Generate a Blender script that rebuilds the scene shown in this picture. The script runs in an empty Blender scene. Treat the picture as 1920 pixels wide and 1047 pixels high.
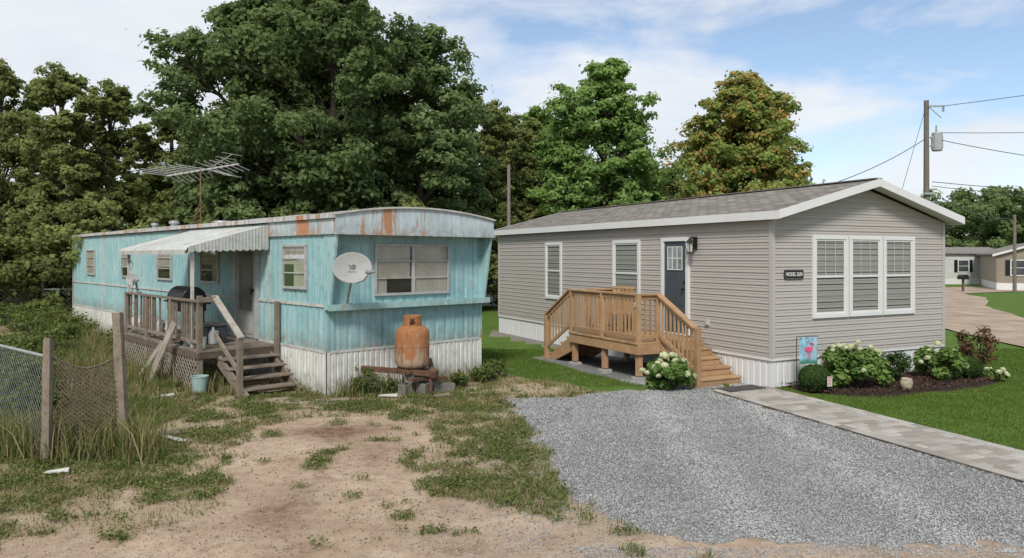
import bpy, math, random, bmesh
import numpy as np
from mathutils import Vector, Matrix
random.seed(7)
C = bpy.context.scene.collection
sc = bpy.context.scene
R = math.radians

# ------------------------------------------------------------------ node helper
class NT:
    def __init__(s, name, tree=None):
        s.m = bpy.data.materials.new(name); s.m.use_nodes = True
        s.t = s.m.node_tree; s.t.nodes.clear()
        s.out = s.n('ShaderNodeOutputMaterial')
    def n(s, typ, **kw):
        nd = s.t.nodes.new(typ)
        for k, v in kw.items(): setattr(nd, k, v)
        return nd
    def put(s, sock, v):
        if isinstance(v, bpy.types.NodeSocket): s.t.links.new(v, sock)
        elif v is not None:
            if isinstance(v, (tuple, list)) and len(v) == 3 and sock.type == 'RGBA': v = (*v, 1)
            sock.default_value = v
    def co(s, kind='Object', sc=(1, 1, 1)):
        tc = s.n('ShaderNodeTexCoord'); mp = s.n('ShaderNodeMapping')
        s.t.links.new(tc.outputs[kind], mp.inputs['Vector']); mp.inputs['Scale'].default_value = sc
        return mp.outputs[0]
    def noise(s, vec, scale, detail=4, rough=.55, col=False, dist=0):
        nd = s.n('ShaderNodeTexNoise'); s.put(nd.inputs['Vector'], vec)
        nd.inputs['Scale'].default_value = scale; nd.inputs['Detail'].default_value = detail
        nd.inputs['Roughness'].default_value = rough; nd.inputs['Distortion'].default_value = dist
        return nd.outputs['Color' if col else 'Fac']
    def voro(s, vec, scale, out='Color', feature='F1'):
        nd = s.n('ShaderNodeTexVoronoi', feature=feature); s.put(nd.inputs['Vector'], vec)
        nd.inputs['Scale'].default_value = scale
        return nd.outputs[out]
    def rng(s, v, a, b, c=0., d=1.):
        nd = s.n('ShaderNodeMapRange'); s.put(nd.inputs[0], v)
        for i, x in enumerate((a, b, c, d)): nd.inputs[i + 1].default_value = x
        return nd.outputs[0]
    def mix(s, f, a, b, bt='MIX'):
        nd = s.n('ShaderNodeMix', data_type='RGBA', blend_type=bt)
        s.put(nd.inputs[0], f); s.put(nd.inputs[6], a); s.put(nd.inputs[7], b)
        return nd.outputs[2]
    def math(s, op, a, b=None):
        nd = s.n('ShaderNodeMath', operation=op); s.put(nd.inputs[0], a)
        if b is not None: s.put(nd.inputs[1], b)
        return nd.outputs[0]
    def sep(s, v):
        nd = s.n('ShaderNodeSeparateXYZ'); s.put(nd.inputs[0], v); return nd.outputs
    def attr(s, name, out='Fac'):
        nd = s.n('ShaderNodeAttribute'); nd.attribute_name = name; return nd.outputs[out]
    def bump(s, h, st=.3, d=.01):
        nd = s.n('ShaderNodeBump'); s.put(nd.inputs['Height'], h)
        nd.inputs['Strength'].default_value = st; nd.inputs['Distance'].default_value = d
        return nd.outputs[0]
    def bsdf(s, col, rough=.7, metal=0., bump=None, spec=.3):
        b = s.n('ShaderNodeBsdfPrincipled'); s.put(b.inputs['Base Color'], col)
        s.put(b.inputs['Roughness'], rough); s.put(b.inputs['Metallic'], metal)
        b.inputs['Specular IOR Level'].default_value = spec
        if bump is not None: s.t.links.new(bump, b.inputs['Normal'])
        s.t.links.new(b.outputs[0], s.out.inputs[0]); return b

def simple(name, col, rough=.6, metal=0., var=.15, scale=3., bump=0., dirt=None, dirtamt=.4):
    m = NT(name); v = m.co()
    n1 = m.noise(v, scale, 6, .65)
    d = tuple(c * (1 - var * 1.6) for c in col); l = tuple(min(1, c * (1 + var)) for c in col)
    c = m.mix(m.rng(n1, .3, .7), d, l)
    if dirt:
        n2 = m.noise(v, scale * .6, 8, .7)
        c = m.mix(m.rng(n2, .5, .75, 0, dirtamt), c, dirt)
    bp = m.bump(m.noise(v, scale * 12, 4), bump, .01) if bump else None
    m.bsdf(c, rough, metal, bp); return m.m

# ---- materials
def weathered(name, base, faded, rustamt=1., zlo=.75, zhi=3.1, grime=(.15,.14,.11), gr=.6, patch=0.):
    m = NT(name); v = m.co(); z = m.sep(v)[2]
    st = m.noise(m.co(sc=(9, 9, .55)), 1.6, 6, .65)
    big = m.noise(v, .9, 5, .6)
    c = m.mix(m.rng(big, .35, .65), base, faded)
    c = m.mix(m.rng(st, .50, .72, 0, .5), c, tuple(x * .6 for x in base))
    st2 = m.noise(m.co(sc=(14, 14, 1.1)), 1.1, 5, .6)
    c = m.mix(m.rng(st2, .52, .70, 0, .5), c, tuple(min(1, x * 1.2 + .06) for x in faded))
    g1 = m.noise(v, 5, 8, .7)
    c = m.mix(m.rng(g1, .52, .74, 0, gr), c, grime)
    c = m.mix(m.math('MULTIPLY', m.rng(z, zlo + .35, zlo, 0, .6), m.rng(g1, .33, .58)), c, grime)
    rs = m.noise(m.co(sc=(5, 5, .8)), 1.7, 8, .72)
    top = m.rng(z, zhi - .5, zhi, 0, .09); bot = m.rng(z, zlo + .3, zlo, 0, .09)
    edge = m.math('ADD', top, bot)
    f = m.rng(m.math('ADD', rs, edge), .69 - .05 * rustamt, .79 - .05 * rustamt)
    rc = m.mix(m.noise(v, 30, 4), (.22, .075, .025), (.45, .20, .08))
    c = m.mix(m.math('MULTIPLY', f, .8), c, rc)
    if patch:
        pn = m.math('ADD', m.math('MULTIPLY', m.noise(m.co(sc=(1.5, 1.5, .25)), 1.15, 3, .5), .65), m.math('MULTIPLY', m.noise(m.co(sc=(9, 9, 1.6)), 1.4, 7, .7), .42))
        c = m.mix(m.rng(pn, patch, patch + .045, 0, .9), c, m.mix(m.noise(v, 24, 5), (.28, .10, .035), (.50, .24, .10)))
    fr = m.noise(m.co(sc=(22, 22, 2.2)), 1.3, 6, .7)
    c = m.mix(m.rng(fr, .63, .69, 0, .65), c, (.30, .14, .07))
    m.bsdf(c, m.rng(g1, .3, .7, .5, .8), 0, m.bump(m.noise(v, 6, 5), .25, .02)); return m.m

TURQ = weathered('weathered_turquoise', (.205, .385, .40), (.325, .485, .485), 1.7, gr=.55)
BAND = weathered('weathered_grey_band', (.34, .41, .43), (.46, .53, .545), 1.5, 2.7, 3.4, gr=.35, patch=.56)
SKIRTOLD = weathered('dirty_white_skirt', (.48, .48, .44), (.60, .60, .56), .9, .02, .8)
AWN = weathered('dirty_awning', (.36, .37, .34), (.45, .46, .43), .3, 2.0, 3.6, gr=.8)
OLDWHITE = simple('chipped_white_paint', (.48, .48, .44), .55, var=.12, scale=5, dirt=(.24, .15, .09), dirtamt=.8)
ALU = simple('old_aluminium', (.40, .40, .38), .5, .1, .15, 6, dirt=(.22, .18, .14))
def rustmat():
    m = NT('rust'); v = m.co(); n = m.noise(v, 5, 8, .7)
    c = m.mix(m.rng(n, .35, .65), (.055, .032, .022), (.15, .075, .042))
    m.bsdf(c, .85, 0, m.bump(m.noise(v, 60, 4), .3, .004)); return m.m
RUST = rustmat()
def tankmat():
    m = NT('rusted_tank_paint'); v = m.co(); n = m.noise(m.co(sc=(5, 5, 2.5)), 1.3, 8, .75); z = m.sep(v)[2]
    c = m.mix(m.noise(v, 9, 5), (.25, .095, .035), (.37, .17, .075))
    f = m.math('ADD', n, m.rng(z, .05, .65, -.10, .12))
    c = m.mix(m.rng(f, .45, .53), (.33, .25, .17), c)
    c = m.mix(m.rng(m.noise(m.co(sc=(9, 9, 1.5)), 1.5, 6, .7), .52, .66, 0, .8), c, (.14, .055, .028))
    m.bsdf(c, .75, 0, m.bump(m.noise(v, 50, 4), .15, .003)); return m.m
TANK = tankmat()
def woodmat(name, a, b, knots=.4, rough=.75, sc1=(2, 2, 2)):
    m = NT(name); v = m.co(sc=sc1)
    g = m.noise(m.co(sc=(1, 1, 1)), 22, 6, .7); w = m.noise(v, 1.8, 6, .7, dist=1.2)
    r = m.attr('tone')
    c = m.mix(m.rng(w, .3, .7), a, b)
    c = m.mix(m.rng(r, 0, 1, 0, .45), c, tuple(x * .55 for x in a))
    c = m.mix(m.rng(g, .5, .8, 0, knots), c, tuple(x * .4 for x in a))
    m.bsdf(c, rough, 0, m.bump(g, .3, .004)); return m.m
CEDAR = woodmat('cedar_wood', (.33, .195, .10), (.47, .305, .17), .3)
OLDWOOD = woodmat('grey_weathered_wood', (.155, .122, .09), (.285, .238, .185), .6, .85)
DARKWOOD = woodmat('dark_weathered_wood', (.09, .068, .05), (.18, .14, .105), .6, .9)
POLEW = woodmat('pole_wood', (.15, .13, .11), (.24, .21, .18), .4, .9)
BARK = simple('bark', (.085, .07, .055), .95, 0, .3, 4, .6)
def siding(name, col):
    m = NT(name); v = m.co()
    g = m.noise(m.co(sc=(1, .35, 14)), 3.2, 6, .7); big = m.noise(v, .6, 4)
    c = m.mix(m.rng(big, .3, .7), tuple(x * .94 for x in col), col)
    c = m.mix(m.rng(g, .35, .75, 0, .25), c, tuple(x * .72 for x in col))
    z = m.sep(v)[2]
    c = m.mix(m.rng(z, .9, .5, 0, .12), c, (.25, .22, .18))
    m.bsdf(c, .55, 0, m.bump(g, .15, .003)); return m.m
GREIGE = siding('greige_vinyl', (.395, .368, .338))
SKIRTNEW = simple('white_vinyl_skirt', (.64, .64, .63), .45, 0, .04, 1.5, dirt=(.42, .39, .33), dirtamt=.2)
WHITE = simple('white_trim', (.62, .62, .61), .4, 0, .03, 2, dirt=(.5, .48, .45), dirtamt=.15)
DOORG = simple('slate_door', (.062, .074, .086), .4, 0, .06, 2)
BLACK = simple('black_metal', (.02, .02, .02), .4, .3, .1, 8)
BLIND = simple('blind', (.42, .42, .40), .6, 0, .05, 3)
CURT = simple('curtain', (.42, .40, .36), .8, 0, .12, 3)
INTER = simple('dark_interior', (.016, .018, .017), .6, 0, .5, 1.2)
GALV = simple('galvanised_metal', (.34, .35, .35), .5, .4, .1, 8)
CONC = simple('concrete', (.18, .165, .145), .9, 0, .25, 5, .4, dirt=(.07, .06, .045), dirtamt=.7)
PLASW = simple('white_plastic', (.46, .46, .43), .4, 0, .05, 4, dirt=(.35, .3, .24), dirtamt=.3)
DISHG = simple('dish_grey', (.32, .32, .305), .55, 0, .1, 4, dirt=(.17, .145, .11), dirtamt=.75)
LOGO = simple('logo_grey', (.09, .10, .11), .5, 0, .05, 4)
MINT = simple('mint_plastic', (.30, .43, .39), .5, 0, .12, 5, dirt=(.3, .26, .2), dirtamt=.5)
def glassmat(name, refl, mxr, tint):
    m = NT(name); g = m.n('ShaderNodeBsdfGlossy'); g.inputs['Roughness'].default_value = .03
    g.inputs['Color'].default_value = (.85, .9, .95, 1)
    t = m.n('ShaderNodeBsdfTransparent'); t.inputs['Color'].default_value = (*tint, 1)
    lw = m.n('ShaderNodeLayerWeight'); lw.inputs['Blend'].default_value = .3
    f = m.rng(lw.outputs['Fresnel'], 0, 1, refl, mxr)
    v = m.co(); bp = m.bump(m.noise(v, 1.6, 2), .06, .05); m.t.links.new(bp, g.inputs['Normal'])
    mx = m.n('ShaderNodeMixShader'); m.put(mx.inputs[0], f)
    m.t.links.new(t.outputs[0], mx.inputs[1]); m.t.links.new(g.outputs[0], mx.inputs[2])
    m.t.links.new(mx.outputs[0], m.out.inputs[0]); return m.m
GLASS = glassmat('window_glass', .03, .25, (.88, .90, .89))
OLDGLASS = glassmat('dusty_glass', .05, .35, (.93, .93, .90))
def shingle():
    m = NT('asphalt_shingles'); v = m.co()
    br = m.n('ShaderNodeTexBrick')
    tc = m.n('ShaderNodeTexCoord'); m.t.links.new(tc.outputs['UV'], br.inputs['Vector'])
    br.inputs['Scale'].default_value = 1; br.inputs['Brick Width'].default_value = .3; br.inputs['Row Height'].default_value = .14
    br.inputs['Mortar Size'].default_value = .014; br.inputs['Bias'].default_value = 0
    br.inputs['Color1'].default_value = (.125, .113, .096, 1); br.inputs['Color2'].default_value = (.29, .265, .23, 1)
    br.inputs['Mortar'].default_value = (.045, .04, .036, 1)
    c = m.mix(m.rng(m.noise(v, 40, 5, .8), .3, .7, 0, .3), br.outputs['Color'], (.26, .235, .205))
    c = m.mix(m.rng(m.noise(v, 1.2, 4), .4, .7, 0, .3), c, (.13, .12, .10))
    m.bsdf(c, .95, 0, m.bump(br.outputs['Color'], .6, .02)); return m.m
SHING = shingle()

def leafmat(name, dark, light, extra=None, trans=.3):
    m = NT(name); t = m.attr('tone'); oi = m.n('ShaderNodeObjectInfo')
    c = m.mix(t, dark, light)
    if extra:
        h = m.attr('warm'); c = m.mix(h, c, m.mix(t, extra[0], extra[1]))
    c = m.mix(m.rng(oi.outputs['Random'], 0, 1, 0, .22), c, tuple(x * .8 for x in dark))
    d = m.n('ShaderNodeBsdfDiffuse'); m.put(d.inputs['Color'], c)
    tr = m.n('ShaderNodeBsdfTranslucent'); m.put(tr.inputs['Color'], m.mix(.7, (light[0] * 1.2, light[1] * 1.2, light[2] * .7), c))
    mx = m.n('ShaderNodeMixShader'); mx.inputs[0].default_value = trans
    m.t.links.new(d.outputs[0], mx.inputs[1]); m.t.links.new(tr.outputs[0], mx.inputs[2])
    m.t.links.new(mx.outputs[0], m.out.inputs[0]); return m.m
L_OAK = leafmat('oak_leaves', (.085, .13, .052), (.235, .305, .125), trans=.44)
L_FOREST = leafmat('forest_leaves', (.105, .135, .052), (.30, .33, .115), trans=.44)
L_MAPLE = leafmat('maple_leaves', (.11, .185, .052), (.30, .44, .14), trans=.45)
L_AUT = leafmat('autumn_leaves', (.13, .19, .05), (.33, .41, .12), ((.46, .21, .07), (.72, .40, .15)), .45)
L_BOX = leafmat('boxwood_leaves', (.03, .055, .02), (.085, .14, .04))
L_HYD = leafmat('hydrangea_leaves', (.07, .13, .035), (.22, .32, .09))
L_RED = leafmat('burgundy_leaves', (.07, .06, .03), (.22, .12, .07))
L_WEED = leafmat('weed_leaves', (.062, .088, .024), (.19, .235, .075), ((.22, .17, .09), (.42, .34, .19)))
L_LAWN = leafmat('lawn_blades', (.065, .11, .020), (.165, .25, .055), ((.17, .18, .065), (.30, .28, .12)))
FLOWER = leafmat('flower_petals', (.36, .41, .18), (.66, .68, .46), None, .2)

# ------------------------------------------------------------------ mesh builder
class Mb:
    def __init__(s): s.v = []; s.f = []; s.t = []
    def add(s, vs, fs, tone=None):
        o = len(s.v); s.v += [tuple(p) for p in vs]; s.f += [tuple(i + o for i in f) for f in fs]
        tn = random.random() if tone is None else tone
        s.t += [tn] * len(vs); return s
    def box(s, x0, x1, y0, y1, z0, z1):
        x0, x1 = sorted((x0, x1)); y0, y1 = sorted((y0, y1)); z0, z1 = sorted((z0, z1))
        vs = [(x, y, z) for x in (x0, x1) for y in (y0, y1) for z in (z0, z1)]
        return s.add(vs, [(0, 1, 3, 2), (4, 6, 7, 5), (0, 4, 5, 1), (2, 3, 7, 6), (0, 2, 6, 4), (1, 5, 7, 3)])
    def beam(s, p0, p1, w, h, up=(0, 0, 1)):
        p0 = Vector(p0); p1 = Vector(p1); d = (p1 - p0).normalized(); up = Vector(up)
        if abs(d.dot(up)) > .98: up = Vector((0, 1, 0))
        a = d.cross(up).normalized() * w / 2; b = a.cross(d).normalized() * h / 2
        vs = [p + i * a + j * b for p in (p0, p1) for i, j in ((-1, -1), (1, -1), (1, 1), (-1, 1))]
        return s.add(vs, [(3, 2, 1, 0), (4, 5, 6, 7), (0, 1, 5, 4), (1, 2, 6, 5), (2, 3, 7, 6), (3, 0, 4, 7)])
    def cyl(s, p0, p1, r0, r1=None, n=12, cap=True):
        r1 = r0 if r1 is None else r1
        p0 = Vector(p0); p1 = Vector(p1); d = (p1 - p0).normalized()
        up = Vector((0, 0, 1)) if abs(d.z) < .95 else Vector((1, 0, 0))
        a = d.cross(up).normalized(); b = d.cross(a)
        vs = []
        for p, r in ((p0, r0), (p1, r1)):
            for i in range(n):
                t = 2 * math.pi * i / n; vs.append(p + a * math.cos(t) * r + b * math.sin(t) * r)
        fs = [(i, (i + 1) % n, n + (i + 1) % n, n + i) for i in range(n)]
        if cap: fs += [tuple(range(n))[::-1], tuple(range(n, 2 * n))]
        return s.add(vs, fs)
    def path(s, pts, rad, n=8):
        for i in range(len(pts) - 1):
            r0 = rad[i] if isinstance(rad, (list, tuple)) else rad; r1 = rad[i + 1] if isinstance(rad, (list, tuple)) else rad
            s.cyl(pts[i], pts[i + 1], r0, r1, n, False)
        return s
    def lathe(s, prof, c=(0, 0, 0), n=24, M=None):
        vs = []; fs = []
        for r, z in prof:
            for i in range(n):
                t = 2 * math.pi * i / n; p = Vector((r * math.cos(t), r * math.sin(t), z))
                if M: p = M @ p
                vs.append((p.x + c[0], p.y + c[1], p.z + c[2]))
        for k in range(len(prof) - 1):
            for i in range(n):
                j = (i + 1) % n; fs.append((k * n + i, k * n + j, (k + 1) * n + j, (k + 1) * n + i))
        return s.add(vs, fs)
    def prism(s, poly, d):
        d = Vector(d); n = len(poly); a = [Vector(p) for p in poly]; vs = a + [p + d for p in a]
        return s.add(vs, [tuple(range(n))[::-1], tuple(range(n, 2 * n))] + [(i, (i + 1) % n, n + (i + 1) % n, n + i) for i in range(n)])
    def obj(s, name, mat, parent=None, label=None, cat=None, bevel=0, smooth=False, loc=None, rotz=0, group=None):
        me = bpy.data.meshes.new(name); me.from_pydata(s.v, [], s.f); me.materials.append(mat)
        a = me.attributes.new('tone', 'FLOAT', 'POINT'); a.data.foreach_set('value', s.t)
        bm = bmesh.new(); bm.from_mesh(me); bmesh.ops.recalc_face_normals(bm, faces=bm.faces[:]); bm.to_mesh(me); bm.free()
        if smooth:
            for p in me.polygons: p.use_smooth = True
        o = bpy.data.objects.new(name, me); C.objects.link(o)
        if parent: o.parent = parent
        if loc: o.location = loc
        o.rotation_euler[2] = rotz
        if label: o['label'] = label
        if cat: o['category'] = cat
        if group: o['group'] = group
        if bevel:
            b = o.modifiers.new('b', 'BEVEL'); b.width = bevel; b.segments = 1; b.limit_method = 'ANGLE'
        return o
def empty(name, loc, label, cat, rotz=0, group=None, parent=None):
    o = bpy.data.objects.new(name, None); C.objects.link(o); o.location = loc; o.rotation_euler[2] = rotz
    o.empty_display_size = .2
    if label: o['label'] = label
    if cat: o['category'] = cat
    if group: o['group'] = group
    if parent: o.parent = parent
    return o
def npmesh(name, V, F, mat, attrs=None, parent=None, smooth=False):
    V = np.asarray(V, dtype=np.float32); F = np.asarray(F, dtype=np.int32); k = F.shape[1]
    me = bpy.data.meshes.new(name); me.vertices.add(len(V)); me.vertices.foreach_set('co', V.ravel())
    me.loops.add(F.size); me.loops.foreach_set('vertex_index', F.ravel())
    me.polygons.add(len(F)); me.polygons.foreach_set('loop_start', np.arange(0, F.size, k, dtype=np.int32))
    if smooth: me.polygons.foreach_set('use_smooth', np.ones(len(F), dtype=bool))
    for an, av in (attrs or {}).items():
        av = np.asarray(av, dtype=np.float32)
        if av.ndim == 1:
            a = me.attributes.new(an, 'FLOAT', 'POINT'); a.data.foreach_set('value', av)
        else:
            a = me.attributes.new(an, 'FLOAT_COLOR', 'POINT'); a.data.foreach_set('color', av.ravel())
    me.update(calc_edges=True); me.materials.append(mat)
    o = bpy.data.objects.new(name, me); C.objects.link(o)
    if parent: o.parent = parent
    return o
def copytree(root, loc, rotz=0, scale=None, **kw):
    r = root.copy(); C.objects.link(r); r.location = loc; r.rotation_euler[2] = rotz
    if scale: r.scale = scale
    for k, v in kw.items(): r[k] = v
    for ch in root.children:
        c = ch.copy(); C.objects.link(c); c.parent = r
        for g in ch.children:
            d = g.copy(); C.objects.link(d); d.parent = c
    return r

# ------------------------------------------------------------------ numpy noise & zones
_rs = np.random.RandomState(3); _tab = _rs.rand(256, 256)
def vnoise(x, y):
    xi = np.floor(x).astype(int); yi = np.floor(y).astype(int); fx = x - xi; fy = y - yi
    fx = fx * fx * (3 - 2 * fx); fy = fy * fy * (3 - 2 * fy)
    g = lambda a, b: _tab[a % 256, b % 256]
    return (g(xi, yi) * (1 - fx) + g(xi + 1, yi) * fx) * (1 - fy) + (g(xi, yi + 1) * (1 - fx) + g(xi + 1, yi + 1) * fx) * fy
def fbm(x, y, o=4):
    r = 0; a = .5; t = 0
    for i in range(o): r = r + a * vnoise(x * 2 ** i + 17 * i, y * 2 ** i + 31 * i); t += a; a *= .5
    return r / t
def inpoly(x, y, poly):
    ins = np.zeros(x.shape, bool); n = len(poly)
    for i in range(n):
        x0, y0 = poly[i]; x1, y1 = poly[(i + 1) % n]
        c = ((y0 > y) != (y1 > y)); den = (y1 - y0) if abs(y1 - y0) > 1e-9 else 1e-9
        ins ^= c & (x < (x1 - x0) * (y - y0) / den + x0)
    return ins
OT = np.array((-3.20, 12.8)); TX = np.array((.7333, .680)); TY = np.array((-.680, .7333)); TROT = math.atan2(.680, .7333)
OH = np.array((4.70, 13.4)); HX = np.array((.8917, .4526)); HY = np.array((-.4526, .8917)); HROT = math.atan2(.4526, .8917)
def loc(o, ax, ay, x, y): return (x - o[0]) * ax[0] + (y - o[1]) * ax[1], (x - o[0]) * ay[0] + (y - o[1]) * ay[1]
GRAV = [(-.15, 12.4), (.28, 10.5), (.45, 8.4), (.68, 7.3), (1.1, 6.5), (2.4, 6.2), (4.4, 6.15), (6.2, 6.1), (5.45, 7.87), (3.6, 13.2), (3.9, 13.9), (3.0, 14.2), (2.45, 13.4), (1.2, 12.85)]
DIRT = [(-2.7, 11.0), (-3.7, 10.4), (-3.2, 9.0), (-3.1, 8), (-2.9, 7), (-3.3, 6.3), (-9, 6.0), (-9, 3), (12, 3), (12, 6.0), (4.4, 6.05), (2.4, 6.1), (.7, 6.35), (-.1, 6.9), (-.6, 7.5), (-1.2, 9), (-1.25, 10.7), (-2.0, 11.1)]
def pathside(x, y):
    d = np.array((.33, -.944)); c = np.array((4.13, 13.22))
    return (x - c[0]) * (-d[1]) + (y - c[1]) * d[0]
def zones(x, y):
    wx = x + (fbm(x * 1.3 + 5, y * 1.3) - .5) * 1.1; wy = y + (fbm(x * 1.3, y * 1.3 + 9) - .5) * 1.1
    gx = x + (fbm(x * 3 + 5, y * 3) - .5) * .5; gy = y + (fbm(x * 3, y * 3 + 9) - .5) * .5
    grav = inpoly(gx, gy, GRAV)
    hx, hy = loc(OH, HX, HY, x, y); tx, ty = loc(OT, TX, TY, x, y)
    strip = (hx > -1.95) & (hx < .2) & (hy > 1.2) & (hy < 5.6) | (hx > -.45) & (hx < .2) & (hy > 0) & (hy < 11.8)
    grav = grav | strip
    ps = pathside(x, y)
    lawn = (ps > .5) & (y < 13.6) | (hx > 0) & (y > 12) & (hx < 60) | (tx > 3.75 + (fbm(x * 2, y * 2) - .5) * .5) & (y > 12.5 + (fbm(x * 3, y * 3 + 2) - .5) * .6) & (hx < 1) | (y > 30)
    lawn = lawn & ~grav & (y > 5.4)
    dirt = inpoly(wx, wy, DIRT)
    n = fbm(x * .9 + 40, y * .9 + 3, 5); n2 = fbm(x * 3.1 + 4, y * 3.1 + 30, 4)
    w = np.clip((n * .35 + n2 * .65 - .405) * 6, 0, 1)
    weed = np.where(dirt, np.clip((n * .35 + n2 * .65 - .59) * 9, 0, .75) * (y > 5.9), .22 + .78 * w)
    weed = np.where((tx < -.2) & (x < -5) & ~dirt, np.maximum(weed, .7), weed)
    weed = np.where(lawn | grav, 0, weed)
    return weed, lawn.astype(float), grav.astype(float)

# ------------------------------------------------------------------ ground
def axis(lo, hi, st, far):
    a = np.arange(lo, hi + st / 2, st); e = []
    d = st; p = hi
    while p < far: d *= 1.22; p += d; e.append(p)
    d = st; p = lo; b = []
    while p > -far: d *= 1.22; p -= d; b.append(p)
    return np.array(b[::-1] + list(a) + e)
xs = axis(-10, 10, .07, 600); ys = axis(4.5, 17, .07, 600)
GX, GY = np.meshgrid(xs, ys); gx = GX.ravel(); gy = GY.ravel()
def gheight(x, y):
    near = np.clip((30 - np.abs(y)) / 10, 0, 1)
    ps = pathside(x, y)
    soft = np.clip((np.abs(ps) - .6) * 2, 0, 1)
    return (fbm(x * 1.1, y * 1.1, 5) - .5) * .07 * near * soft
w_, l_, g_ = zones(gx, gy)
gz = gheight(gx, gy)
stain = 1.1 * np.exp(-((gx + 2.5) / .55) ** 2 - ((gy - 10.2) / .38) ** 2) + .6 * np.exp(-((gx + 2.2) / .25) ** 2 - ((gy - 7.0) / .5) ** 2) + .5 * np.exp(-((gx + 1.6) / .3) ** 2 - ((gy - 9.0) / .6) ** 2)
for c0_ in (-1.9, -.45): stain = stain + .42 * np.exp(-((gx - c0_ + .12 * (gy - 6)) / .18) ** 2) * (gy < 10.5) * (gy > 5.6) * (.6 + .4 * np.sin(gy * 60))
V = np.stack([gx, gy, gz + .01 * l_], 1)
nx, ny = len(xs), len(ys)
ii = np.arange(nx - 1)[None, :] + nx * np.arange(ny - 1)[:, None]; ii = ii.ravel()
F = np.stack([ii, ii + 1, ii + 1 + nx, ii + nx], 1)
col = np.stack([w_, l_, g_, np.ones_like(w_)], 1)
def groundmat():
    m = NT('ground_soil'); v = m.co()
    a = m.n('ShaderNodeAttribute'); a.attribute_name = 'zone'
    sp = m.n('ShaderNodeSeparateColor'); m.t.links.new(a.outputs['Color'], sp.inputs[0])
    W, L, G = sp.outputs
    n1 = m.noise(v, .7, 8, .65); n2 = m.noise(v, 7, 8, .7); n3 = m.noise(v, 60, 4, .7); n4 = m.noise(v, 2.2, 6, .6)
    d = m.mix(m.rng(n1, .36, .64), (.33, .235, .16), (.48, .37, .27))
    d = m.mix(m.rng(n2, .46, .70, 0, .6), d, (.23, .155, .105))
    d = m.mix(m.rng(n3, .55, .75, 0, .6), d, (.53, .45, .36))
    d = m.mix(m.rng(n4, .55, .68, 0, .55), d, (.21, .14, .09))
    d = m.mix(m.math('MULTIPLY', m.attr('stain'), m.rng(n2, .3, .6, .35, .95)), d, (.13, .07, .045))
    pb = m.voro(v, 34); pbd = m.voro(v, 34, 'Distance')
    pm = m.math('MULTIPLY', m.rng(m.sep(pb)[0], .7, .75), m.rng(pbd, .35, .25))
    d = m.mix(m.math('MULTIPLY', pm, .7), d, m.mix(m.sep(pb)[1], (.2, .18, .15), (.5, .46, .4)))
    gr = m.mix(m.rng(n2, .35, .65), (.065, .08, .024), (.16, .175, .06))
    gr = m.mix(m.rng(n3, .45, .7, 0, .7), gr, (.26, .195, .115))
    c = m.mix(m.math('MULTIPLY', W, m.rng(n3, .25, .6, .25, .9)), d, gr)
    lw = m.mix(m.rng(n4, .35, .65), (.072, .13, .022), (.125, .195, .042))
    lw = m.mix(m.rng(n3, .4, .7, 0, .7), lw, (.05, .095, .02))
    c = m.mix(L, c, lw)
    vc = m.voro(v, 60); vd = m.voro(v, 60, 'Distance')
    gg = m.mix(m.sep(vc)[0], (.16, .16, .155), (.42, .42, .41))
    gg = m.mix(m.rng(vd, .3, .6), gg, (.12, .12, .118))
    c = m.mix(G, c, gg)
    h = m.math('ADD', m.math('MULTIPLY', n3, .5), m.math('ADD', n2, m.math('MULTIPLY', vd, -.4)))
    m.bsdf(c, .95, 0, m.bump(h, .6, .025), .1); return m.m
GROUND = groundmat()
g = npmesh('ground', V, F, GROUND, {'zone': col, 'stain': np.clip(stain, 0, 1)}, smooth=True); g['kind'] = 'structure'

rng = np.random.RandomState(11)
def gz_at(x, y): return gheight(x, y)

def stones(name, x, y, size, mat, kind='structure', tones=None):
    n = len(x); base = np.array([(1, 0, 0), (0, 1, 0), (-1, 0, 0), (0, -1, 0), (0, 0, .8), (0, 0, -.5)], float)
    P = base[None] * (1 + .7 * (rng.rand(n, 6, 1) - .5)) + (rng.rand(n, 6, 3) - .5) * .55
    P *= size[:, None, None] * np.array((1, .75, .62))
    a = rng.rand(n) * 6.28; c, s = np.cos(a)[:, None], np.sin(a)[:, None]
    X = P[..., 0] * c - P[..., 1] * s + x[:, None]; Y = P[..., 0] * s + P[..., 1] * c + y[:, None]
    tl = rng.randn(n, 1) * .3
    Z = P[..., 2] + (P[..., 0]) * tl + gz_at(x, y)[:, None] + size[:, None] * .15 + rng.rand(n, 1) * .004
    V = np.stack([X, Y, Z], -1).reshape(-1, 3)
    t = np.array([(0, 1, 4), (1, 2, 4), (2, 3, 4), (3, 0, 4), (1, 0, 5), (2, 1, 5), (3, 2, 5), (0, 3, 5)])
    F = (t[None] + 6 * np.arange(n)[:, None, None]).reshape(-1, 3)
    tn = np.repeat(rng.rand(n) if tones is None else tones, 6)
    o = npmesh(name, V, F, mat, {'tone': tn}); o['kind'] = kind; return o
def stonemat(name, a, b, lightc=(.43, .42, .405)):
    m = NT(name); v = m.co(); t = m.attr('tone')
    c = m.mix(t, a, b); c = m.mix(m.rng(m.noise(v, 90, 3), .4, .7, 0, .25), c, tuple(x * .65 for x in a))
    big = m.noise(v, .8, 4); c = m.mix(m.rng(big, .42, .65, 0, .4), c, lightc)
    d = m.n('ShaderNodeBsdfDiffuse'); m.put(d.inputs[0], c); m.t.links.new(d.outputs[0], m.out.inputs[0]); return m.m
GSTONE = stonemat('crushed_stone', (.185, .187, .185), (.50, .505, .495))
DSTONE = stonemat('dirt_pebbles', (.20, .16, .12), (.50, .43, .35), (.4, .33, .25))
n = 165000
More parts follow.
